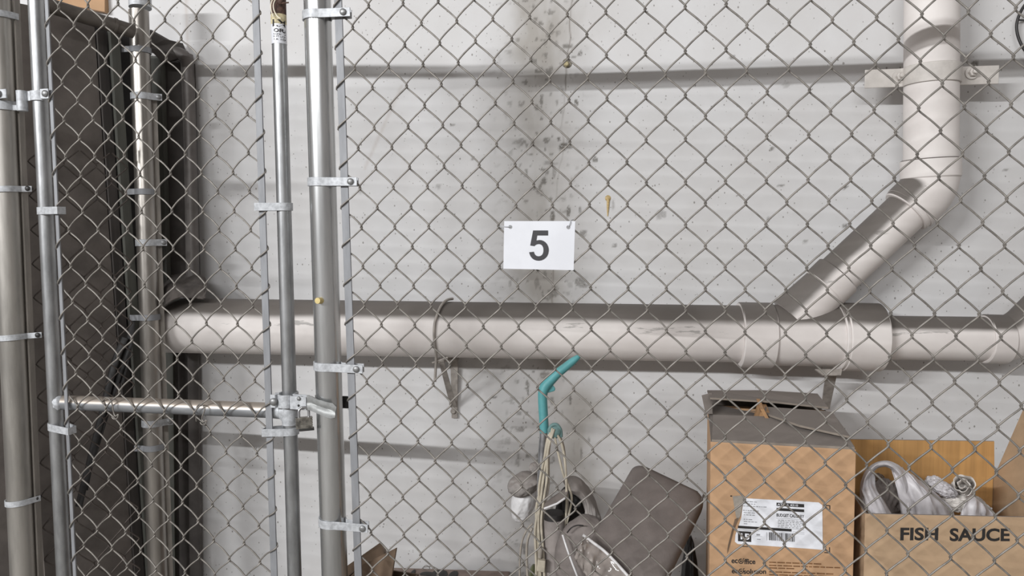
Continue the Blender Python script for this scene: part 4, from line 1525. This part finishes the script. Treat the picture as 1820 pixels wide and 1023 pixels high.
# dusty low carton by the wall, and the open one beside the latch post
A, B = P(694, 1012, 1.66), P(908, 1024, 1.64)
zlow = on_wall(800, 1011, .02).z
o3 = V((A.x, -.34, 0))
low = thing('cardboard_carton', o3, 'low closed grey-brown carton standing against the wall at the bottom', 'box', 'cardboard cartons along the wall')
wl = P(908, 1016, 1.85).x - P(698, 1008, 1.87).x
MB().slab((on_wall(696, 1008, .02).x, -.33, 0), (on_wall(906, 1016, .02).x, -.02, zlow)).build('body', 'card_flat', low, 0, bevel=.002)
k = MB()
for px, py, a, b in ((733, 1019, .006, .006), (780, 1020.5, .022, .007), (806, 1021.5, .012, .006), (760, 1019, .02, .003)):
    p = on_plane(px, py, V((0, 0, zlow + .001)), V((0, 0, 1)))
    k.blob(p, (a, b * 4, .0018), .2, 2, int(px), 3)
k.build('stain', 'lock_dark', low)
wr = MB().tube(smoothpts([on_plane(px, py, V((0, -.1, 0)), V((0, 1, 0))) for px, py in ((750, 1010), (757, 1004), (764, 1009), (758, 1013), (752, 1008), (768, 1006), (780, 1012))], 5), .0009, 6)
tag(wr.build('wire_scrap', 'wire', smooth=80), 'thin bent scrap of wire lying on the low carton', 'wire')

d3 = 1.60
open_ = thing('cardboard_carton', P(660, 1100, d3), 'dark brown open carton with raised flaps beside the latch post', 'box', 'cardboard cartons along the wall')
a0, a1 = P(590, 1062, d3), P(700, 1046, d3 - .05)
zt = (a0.z + a1.z) / 2
o4 = V((a0.x, a0.y, 0))
e4 = V((a1.x - a0.x, a1.y - a0.y, 0))
w4 = e4.length
e4.normalize()
n4 = V((-e4.y, e4.x, 0))
shell(o4, e4, n4, w4, .12, zt).build('body', 'card_old', open_, 0)


def flap(pts, th=.004):
    q = [V(p) for p in pts]
    n = (q[1] - q[0]).cross(q[2] - q[0]).normalized()
    return MB().prism(q, n * th).build('flap', 'card_old', open_, 0)


flap([P(590, 1062, d3 - .02), P(694, 1046, d3 - .07), P(706, 972.5, d3 - .06), P(640, 1006, d3 - .02)])
flap([P(608, 1060, d3 + .08), P(683, 1046, d3 + .07), P(681, 968, d3 + .07), P(675, 964, d3 + .07), P(618, 1004, d3 + .09)])
flap([P(683, 1046, d3 + .07), P(695, 1040, d3 - .01), P(690, 985, d3 + .0), P(682, 968, d3 + .07)])

# ------------------------------------------------------------------ steam mop with its cord
dm = 1.60
X = lambda x, y, d=dm: P(x, y, d)
zf = 0.0
mop = thing('steam_mop', V((X(966, 800).x, X(966, 800).y, 0)), 'upright steam mop with bent teal handle and cream cord wound on it', 'mop')
hp = smoothpts([X(967.5, 768), X(966, 740), X(964.5, 712), X(965, 697), X(970, 685), X(980, 674), X(991, 663), X(1003, 653.5), X(1016, 643), X(1025, 636), X(1031, 631.5)], 6)
n = len(hp)
rr = []
for i in range(n):
    t = i / (n - 1)
    w = 16.5 if t < .25 else (16.5 + 3 * (t - .25) / .15 if t < .4 else (19.5 - 5 * (t - .4) / .35 if t < .75 else 14.5 - 9 * ((t - .75) / .25) ** 1.6))
    rr.append(w / 2 * dm / F)
handle = MB().tube(hp, rr, 24, squash=(1.15, 1)).build('handle', 'teal', mop, 60)
tr = [X(969.5, 699, dm - .004), X(986, 694.5, dm - .004), X(987.3, 690, dm - .004), X(982.5, 683, dm - .004), X(977, 687, dm - .004)]
MB().prism(tr, ray(970, 690).normalized() * .012).build('trigger', 'teal', handle, 0, bevel=.002)
k = MB().tube([X(966.5, 764), X(964, 800), X(962, 850), X(958, 1023, dm), V((X(958, 1023).x, X(958, 1023).y, .12))], .0088, 20)
k.build('tube', 'chrome', mop)
k = MB()
k.tube(smoothpts([X(976, 775, dm - .02), X(977, 762, dm - .022), X(982, 755, dm - .024), X(990, 755, dm - .024), X(996, 764, dm - .022), X(997, 776, dm - .02)], 6), [.004] * 31, 12)
k.blob(X(986.5, 766.5, dm - .020), (.0138, .010, .0155), .02, 2, 3, 4, (V((.93, 0, -.36)), V((0, 1, 0)), V((.36, 0, .93))), False)
k.build('cord_hook', 'teal_dusty', mop)
k = MB().tube([X(968, 764, dm + .002), X(984, 764, dm - .008)], .007, 12)
k.build('hook_arm', 'teal_dusty', mop)
strands = [
    ([(979, 762), (972, 785), (967, 820), (960, 870), (953, 905), (955, 960), (957, 1040)], .0027, 'cord', -.022),
    ([(982, 760), (976, 790), (968, 835), (962, 880), (957, 925), (959, 975), (961, 1040)], .0027, 'cord', -.027),
    ([(985, 762), (974, 800), (972, 850), (966, 890), (962, 930), (966, 985), (968, 1040)], .0027, 'cord', -.030),
    ([(980, 764), (975, 810), (975, 860), (968, 905), (969, 950), (971, 990), (969, 1040)], .0026, 'cord_grey', -.024),
    ([(978, 768), (966, 820), (958, 865), (958, 900), (951, 940), (953, 1000), (952, 1040)], .0027, 'cord', -.025),
    ([(984, 768), (991, 800), (1001, 842), (1010, 862), (1016, 884), (1013, 905), (1007, 930)], .0025, 'cord', -.024),
    ([(988, 768), (997, 785), (1003, 810), (1006, 845), (1007, 880), (1006, 915), (1003, 935)], .0027, 'cord', -.026),
    ([(990, 766), (1001, 790), (1005, 830), (1006, 855), (1008, 870), (1009, 900), (1004, 925)], .0025, 'cord_grey', -.020),
    ([(977, 770), (969, 800), (964, 850), (960, 900), (963, 920), (964, 990), (962, 1040)], .0024, 'cord_grey', -.020)]
for pts, r_, m_, dd in strands:
    MB().tube(smoothpts([X(x, y, dm + dd) for x, y in pts], 6), r_, 10).build('cord', m_, mop, 80)
k = MB().tube([X(961, 972, dm - .04), X(959.5, 990, dm - .04)], [.0055, .005], 10)
k.build('plug', 'cord_grey', mop)
k = MB().box(X(962, 1004, dm - .045), V((.0085, 0, -.001)), V((0, .006, 0)), V((.001, 0, .0125)))
k.build('plug', 'cord', mop, 0, bevel=.002)
pz = X(940, 985, dm + .03)
k = MB().blob(V((X(947, 990).x, X(947, 990).y + .03, .30)), (.022, .05, .13), .0, 1, 1, 4, None, False)
k.build('water_tank', 'olive', mop)
# body
bx = X(962, 1010).x
by = X(962, 1010).y
MB().slab((bx - .14, by - .04, 0), (bx + .012, by + .05, .03)).build('floor_head', 'vac', mop, bevel=.008)
cb = MB().tube(smoothpts([X(947, 930, dm + .02), X(936, 942, dm + .02), X(927, 965, dm + .02), X(924, 1000, dm + .02), X(923.5, 1060, dm + .02)], 6), .0022, 8)
cb.tube(smoothpts([X(946, 938, dm + .0), X(938, 958, dm), X(936, 985, dm), X(938, 1030, dm)], 6), .0028, 8)
tag(cb.build('cable', 'cord_grey', smooth=80), 'thin grey cable arching down left of the steam mop', 'cable')

# ------------------------------------------------------------------ soft things on the floor
wb = thing('plastic_bag', P(930, 930, 1.72), 'white plastic bag with dusty top hanging left of the wound cord', 'bag')
k = MB()
bagmesh(k, P(932, 886, 1.73), (.028, .033, .056), 31, .07, 1.5, 5, (V((.95, 0, -.3)), V((0, 1, 0)), V((.3, 0, .95))))
k.build('film', 'bag_white', wb, 80)
k = MB()
bagmesh(k, P(932, 859, 1.71), (.040, .042, .026), 32, .07, 1.5, 5, (V((.93, 0, .36)), V((0, 1, 0)), V((-.36, 0, .93))))
k.build('dusty_top', 'fabric_light', wb, 80)
k = MB()
bagmesh(k, P(951, 831, 1.70), (.014, .014, .013), 33, .1)
k.build('knot', 'fabric_light', wb, 80)


def rounded_pad(mb, c, e1, e2, e3, w, h, t, rc=.04, n=10, bulge=.01):
    """cushion: rounded rectangle w x h, thickness t, softly domed"""
    N = 36
    def outline(s):
        pts = []
        for k_, (sx, sy) in enumerate(((1, 1), (-1, 1), (-1, -1), (1, -1))):
            for j in range(n):
                a = math.radians(90 * k_ + 90 * j / (n - 1))
                pts.append(((w / 2 - rc) * sx + rc * math.cos(a), (h / 2 - rc) * sy + rc * math.sin(a)))
        return [(x * s, y * s) for x, y in pts]
    prof = [(0.0, t / 2 + bulge), (.35, t / 2 + bulge * .9), (.7, t / 2 + bulge * .6), (.88, t / 2 + bulge * .2), (.96, t / 2 * .86), (.992, t / 2 * .5), (1.0, 0), (.992, -t / 2 * .5), (.96, -t / 2 * .86), (.88, -t / 2), (.0, -t / 2)]
    vs, fs = [], []
    m_ = 4 * n
    for s, z in prof:
        for x, y in outline(max(s, .001)):
            wob = .004 * noise.noise(V((x * 14, y * 14, z * 10 + 3)))
            vs.append(V(c) + e1 * x + e2 * y + e3 * (z + wob))
    for i in range(len(prof) - 1):
        for j in range(m_):
            l = (j + 1) % m_
            fs.append((i * m_ + j, i * m_ + l, (i + 1) * m_ + l, (i + 1) * m_ + j))
    mb.add(vs, fs)
    return mb


# big cushion leaning against the wall
tl, trr, bl_ = P(1129, 815, 1.60), P(1258, 876, 1.53), P(1005, 961, 1.485)
e1 = (trr - tl).normalized()
e2r = (tl - bl_)
e3 = e1.cross(e2r).normalized()
if e3.dot(CAM - tl) < 0:
    e3 = -e3
e2 = e3.cross(e1).normalized()
wc = (trr - tl).length
hc = .235
cc = tl + e1 * (wc / 2) - e2 * (hc / 2) - e3 * .03
cush = thing('seat_cushion', V((cc.x, cc.y, .1)), 'big dusty grey upholstered cushion leaning beside the tall carton', 'cushion')
k = rounded_pad(MB(), cc, e1, e2, e3, wc, hc, .062, .022)
k.build('pad', 'fabric', cush, 80)
k = MB()
for sgn in (1,):
    pp = []
    for a in np.linspace(0, 1, 5):
        pp.append(cc + e1 * (-wc / 2 + .02 + (wc - .04) * a) + e2 * (hc / 2 - .003) + e3 * .02)
    k.tube(pp, .0022, 8)
pp = [cc + e1 * (wc / 2 - .006) + e2 * (hc / 2 - hc * a) + e3 * .026 for a in np.linspace(0, 1, 5)]
k.tube(pp, .0022, 8)
k.build('piping', 'dark_cloth', cush, 80)
# frame legs that hold the cushion off the floor
k = MB().tube([V((cc.x - .10, cc.y + .06, 0)), cc - e2 * .08 - e1 * .06 - e3 * .03], .011, 14)
k.tube([V((cc.x + .06, cc.y + .08, 0)), cc - e2 * .08 + e1 * .05 - e3 * .03], .011, 14)
k.build('leg_frame', 'black', cush)

db = thing('fabric_bag', P(1020, 1060, 1.5), 'rounded dusty grey fabric bag with a dark seam in front of the cushion', 'bag')
k = MB()
bagmesh(k, P(1036, 985, 1.54), (.058, .045, .086), 41, .035, 1.2, 5, (V((.97, 0, -.2)), V((0, 1, 0)), V((.2, 0, .97))))
bagmesh(k, V((P(1038, 1023, 1.54).x, P(1038, 1023, 1.54).y, .14)), (.06, .05, .145), 42, .04, 1.2, 5)
k.build('body', 'fabric2', db, 80)
k = MB().tube(smoothpts([P(1008, 946, 1.505), P(1016, 937, 1.50), P(1026, 933, 1.50), P(1037, 933.5, 1.50)], 6), .0014, 8)
k.build('seam', 'black', db, 80)
k = MB().tube(smoothpts([P(1000, 950, 1.50), P(1008, 975, 1.488), P(1017, 1000, 1.48), P(1028, 1028, 1.48)], 6), .0022, 8)
k.build('piping', 'bag_white', db, 80)

pouch = thing('canister', P(985, 1060, 1.56), 'dusty grey canister with a tilted flat lid behind the cord', 'canister')
ctop = P(985, 920, 1.58)
k = MB().tube([V((ctop.x + .004, ctop.y, 0)), V((ctop.x + .004, ctop.y, ctop.z - .12)), V((ctop.x, ctop.y, ctop.z))], [.026, .026, .0235], 32)
k.build('body', 'vac', pouch)
k = MB().tube([V((ctop.x, ctop.y, ctop.z - .004)), V((ctop.x, ctop.y, ctop.z + .012))], [.0235, .022], 32)
k.build('neck', 'black', pouch)
lid = [P(966, 902, 1.53), P(968, 893, 1.57), P(985, 880, 1.60), P(1003, 868, 1.60), P(1010, 871, 1.57), P(1006, 883, 1.54), P(990, 893, 1.53)]
k = MB().prism(lid, V((0, .0, -.005)))
k.build('lid', 'vac', pouch, 0, bevel=.0015)
k = MB().tube([P(967, 903.5, 1.528), P(990, 894.5, 1.528), P(1004, 885, 1.535)], .0022, 8)
k.build('rim', 'bag_white', pouch)
k = MB().tube([P(1004, 872, 1.59), P(1004.5, 900, 1.59), P(1003, 940, 1.59)], .0052, 12)
k.build('post', 'black', pouch)

rag = thing('dusty_cloth', P(1035, 900, 1.63), 'pale dusty cloth heaped behind the grey bag and the wound cord', 'cloth')
c_ = [[P(1001, 856, 1.66), P(1014, 846, 1.66), P(1030, 850, 1.66), P(1046, 868, 1.66), P(1058, 890, 1.66)],
      [P(1012, 872, 1.62), P(1024, 864, 1.62), P(1040, 872, 1.62), P(1054, 890, 1.62), P(1063, 908, 1.62)],
      [P(1034, 890, 1.59), P(1040, 888, 1.59), P(1050, 895, 1.59), P(1060, 910, 1.59), P(1068, 925, 1.59)],
      [P(1040, 915, 1.58), P(1046, 915, 1.58), P(1054, 920, 1.58), P(1062, 935, 1.58), P(1070, 950, 1.58)]]
sheet(MB(), drape(c_, 24, 24, .006, 6, 17), .003).build('folds', 'fabric_light', rag, 180)
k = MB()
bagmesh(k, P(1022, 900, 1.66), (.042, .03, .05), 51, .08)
k.build('hollow_shade', 'black', rag, 80)  # black lump behind the folds stands in for shade in the hollow

cl = thing('plastic_sheet', P(1075, 1000, 1.42), 'shiny clear plastic sheet draped over the lower left of the cushion', 'plastic sheet')
c_ = [[P(1036, 951, 1.455), P(1052, 963, 1.452), P(1080, 985, 1.44), P(1118, 1026, 1.42)],
      [P(1030, 968, 1.44), P(1044, 985, 1.432), P(1066, 1008, 1.425), P(1098, 1040, 1.41)],
      [P(1020, 990, 1.455), P(1034, 1012, 1.445), P(1052, 1034, 1.43), P(1078, 1062, 1.41)]]
sheet(MB(), drape(c_, 24, 24, .014, 7, 23), .0012).build('film', 'clear', cl, 180)
MB().tube(smoothpts([P(1036, 950, 1.452), P(1052, 962, 1.449), P(1080, 984, 1.437), P(1119, 1026, 1.417)], 6), .0030, 8).build('rolled_edge', 'bag_white', cl, 80)

k = MB()  # added black lump: stands in for the shade between cushion and carton
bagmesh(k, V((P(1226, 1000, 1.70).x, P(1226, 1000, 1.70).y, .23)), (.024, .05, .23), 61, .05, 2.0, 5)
tag(k.build('gap_shade_lump', 'black', smooth=80), 'black lump added as the shade in the gap between cushion and tall carton', 'bag')

# ------------------------------------------------------------------ dark things stored beyond the side fence
def spz(s, z, n=0.0):
    p = sp_(s - .012 * (z - 1), 1.0, n)
    return V((p.x, p.y, z))


felt = thing('felt_board', spz(.2, 0, -.09), 'tall mottled dark grey board standing behind the side fence', 'board')
MB().prism([spz(.035, 0.0, -.075), spz(.235, 0.0, -.075), spz(.215, 1.69, -.075), spz(.035, 1.69, -.075)], sn * -.02).build('panel', 'sheet_dark', felt, 0)
k = MB()
k.prism([spz(.236, 0.0, -.066), spz(.258, 0.0, -.066), spz(.238, 1.66, -.066), spz(.218, 1.66, -.066)], sn * -.03)
k.build('edge_strip', 'dark_strip', felt, 0)
sl_ = thing('wooden_slat', spz(.25, 0, -.06), 'dull grey slat standing between the dark board and the side fence post', 'slat')
MB().prism([spz(.262, 0.0, -.05), spz(.283, 0.0, -.05), spz(.262, 1.67, -.05), spz(.242, 1.67, -.05)], sn * -.02).build('plank', 'dark_green', sl_, 0)
bk = thing('backing_board', spz(.35, 0, -.10), 'black board in the gap behind the side fence end post', 'board')
MB().prism([spz(.22, 0.0, -.115), spz(.335, 0.0, -.115), spz(.325, 1.70, -.115), spz(.22, 1.70, -.115)], sn * -.02).build('panel', 'black', bk, 0)
# loose dark straps hanging down in front of the board
st = MB()
for pts in ([(222, 600), (205, 640), (190, 700), (175, 760), (160, 820), (150, 870)], [(230, 610), (212, 660), (186, 740), (168, 800), (152, 850), (140, 900)], [(236, 560), (228, 620), (214, 680)]):
    q_ = []
    for x, y in pts:
        q_.append(on_plane(x, y, sp_(.1, 1, -.02), sn))
    st.tube(smoothpts(q_, 5), .007, 8, squash=(.4, 1.3))
tag(st.build('dark_strap', 'black', smooth=80), 'black slack strap hanging behind the side fence mesh', 'strap')

# folded table resting on the pipe against the wall
ft = thing('folded_table', P(318, 500, 1.97), 'dark folded table with rounded tube frame standing on the drain pipe in the corner', 'table')
TD = 1.955
fr = [P(343, 520, TD), P(339, 300, TD), P(333, 118, TD), P(329, 103, TD), P(318, 95, TD), P(300, 90, TD), P(258, 80, TD)]
MB().tube(smoothpts(fr, 8), .0165, 16).build('frame', 'dark_frame', ft, 60)
MB().prism([P(296, 500, TD + .01), P(336, 508, TD + .01), P(328, 118, TD + .01), P(316, 108, TD + .01), P(286, 104, TD + .01)], V((0, .012, 0))).build('panel', 'dark_panel', ft, 0)
MB().prism([P(268, 510, TD - .03), P(297, 512, TD - .03), P(286, 100, TD - .03), P(256, 98, TD - .03)], V((0, .02, 0))).build('rail', 'dark_green', ft, 0)
MB().prism([P(347, 520, TD + .02), P(353, 522, TD + .02), P(343, 112, TD + .02), P(337, 112, TD + .02)], V((0, .012, 0))).build('rail', 'dark_strip', ft, 0)
MB().prism([P(262, 52, TD - .06), P(294, 70, TD - .03), P(318, 76, TD), P(328, 100, TD), P(290, 112, TD - .03), P(262, 84, TD - .06)], V((0, .02, .004))).build('top_sheet', 'dark_panel', ft, 0)
dc = thing('dark_cloth', P(325, 520, 1.9), 'crumpled dark cloth lying on the left end of the drain pipe', 'cloth')
c_ = [[P(284, 500, 1.96), P(304, 490, 1.96), P(326, 486, 1.96), P(346, 484, 1.96), P(362, 494, 1.96)],
      [P(282, 516, 1.90), P(306, 505, 1.89), P(330, 506, 1.90), P(350, 502, 1.90), P(367, 508, 1.91)],
      [P(286, 527, 1.875), P(308, 517, 1.865), P(332, 514, 1.865), P(352, 519, 1.87), P(366, 524, 1.88)],
      [P(290, 545, 1.845), P(306, 534, 1.84), P(322, 528, 1.85), P(346, 530, 1.86), P(364, 531, 1.87)]]
k = sheet(MB(), drape(c_, 24, 24, .008, 6, 47), .003)
k.build('folds', 'dark_cloth', dc, 80)
ps = []
for (xa, xb, ya, wd_, dd, m_, nm, lb) in (
        (290, 308, 640, .02, 1.985, 'dark_green', 'metal_plank', 'grey-green plank upright below the pipe end, next to the fence post'),
        (306, 336, 640, .015, 2.005, 'dark_panel', 'dark_board', 'nearly black board standing between the two planks below the pipe'),
        (334, 353, 640, .02, 1.99, 'dark_frame', 'metal_plank', 'grey upright plank below the pipe, nearest to the bare wall')):
    t = thing(nm, V((P(xa, 900, dd).x, P(xa, 900, dd).y, 0)), lb, 'plank' if nm == 'metal_plank' else 'board', 'planks below the pipe end')
    wo = .024 if nm == 'metal_plank' else .014
    a_, b_ = on_wall(xa - 1, 606, wo), on_wall(xb - 1, 606, wo)
    c_2, d_2 = on_wall(xb + 3, 1023, wo), on_wall(xa + 3, 1023, wo)
    ext = lambda top, bot: V((top.x + (bot.x - top.x) * (top.z - 0) / (top.z - bot.z), top.y, 0))
    MB().prism([V((a_.x, a_.y, a_.z)), V((b_.x, a_.y, a_.z)), V((ext(b_, c_2).x, a_.y, 0)), V((ext(a_, d_2).x, a_.y, 0))], V((0, .012, 0))).build('panel' if nm == 'dark_board' else 'plank', m_, t, 0)
# cardboard beyond the rail at the top left
cs = MB().prism([P(98, -60, 1.98), P(186, -60, 1.98), P(186, 21, 1.98), P(98, 4, 1.98)], V((0, .02, 0)))
tag(cs.build('cardboard_sheet', 'card', smooth=0), 'tan cardboard sheet leaning on the wall above the dark rail', 'cardboard')
dk = thing('dark_panel_board', spz(.0, 0, -.3), 'large dark board at the far left behind the hinge post', 'board')
MB().prism([spz(-.55, 0.0, -.30), spz(.10, 0.0, -.30), spz(.10, 1.72, -.30), spz(-.55, 1.90, -.30)], sn * -.02).build('panel', 'sheet_dark', dk, 0)

# ------------------------------------------------------------------ light: long fluorescent tubes out in the aisle, dim bounce from the building
def area(name, loc, target, sx, sy, power, col=(1, .985, .96)):
    l = bpy.data.lights.new(name, 'AREA')
    l.shape = 'RECTANGLE'
    l.size, l.size_y = sx, sy
    l.energy = power
    l.color = col
    o = bpy.data.objects.new(name, l)
    COL.objects.link(o)
    o.location = loc
    dvec = (V(target) - V(loc)).normalized()
    xx_ = V((FX.x, FX.y, 0)).normalized()      # the lamp rows run along the cage front
    zz_ = -dvec
    xx_ = (xx_ - zz_ * xx_.dot(zz_)).normalized()
    yy_ = zz_.cross(xx_)
    o.matrix_world = Matrix.Translation(V(loc)) @ Matrix((xx_, yy_, zz_)).transposed().to_4x4()
    return o


area('tube_lamp', (-4.6, -6.0, 3.45), (-0.4, 0, 1.0), 2.6, 0.05, 530, (0.97, 0.985, 1.0))
area('tube_lamp', (-0.6, -6.0 + 4.0 * FX.y / FX.x, 3.45), (0.2, 0, 1.0), 3.2, 0.05, 150, (0.97, 0.985, 1.0))
wd_ = bpy.data.worlds.new('World')
SC.world = wd_
wd_.use_nodes = True
bgn = wd_.node_tree.nodes['Background']
bgn.inputs[0].default_value = (1.0, 0.94, 0.90, 1)
bgn.inputs[1].default_value = 0.33

# ------------------------------------------------------------------ camera
cd = bpy.data.cameras.new('camera')
cd.sensor_width = 36
cd.sensor_fit = 'HORIZONTAL'
cd.lens = F / 1820 * 36
cd.clip_start = 0.05
co_ = bpy.data.objects.new('camera', cd)
COL.objects.link(co_)
Rt = RW
right, down, fwd = RW @ V((1, 0, 0)), RW @ V((0, 1, 0)), RW @ V((0, 0, 1))
co_.matrix_world = Matrix.Translation(CAM) @ Matrix((right, -down, -fwd)).transposed().to_4x4()
SC.camera = co_
SC.view_settings.view_transform = 'Standard'
SC.view_settings.look = 'None'
SC.view_settings.gamma = 1
SC.view_settings.use_curve_mapping = False
SC.view_settings.exposure = -0.14
SC.cycles.max_bounces = 8
SC.cycles.sample_clamp_indirect = 3
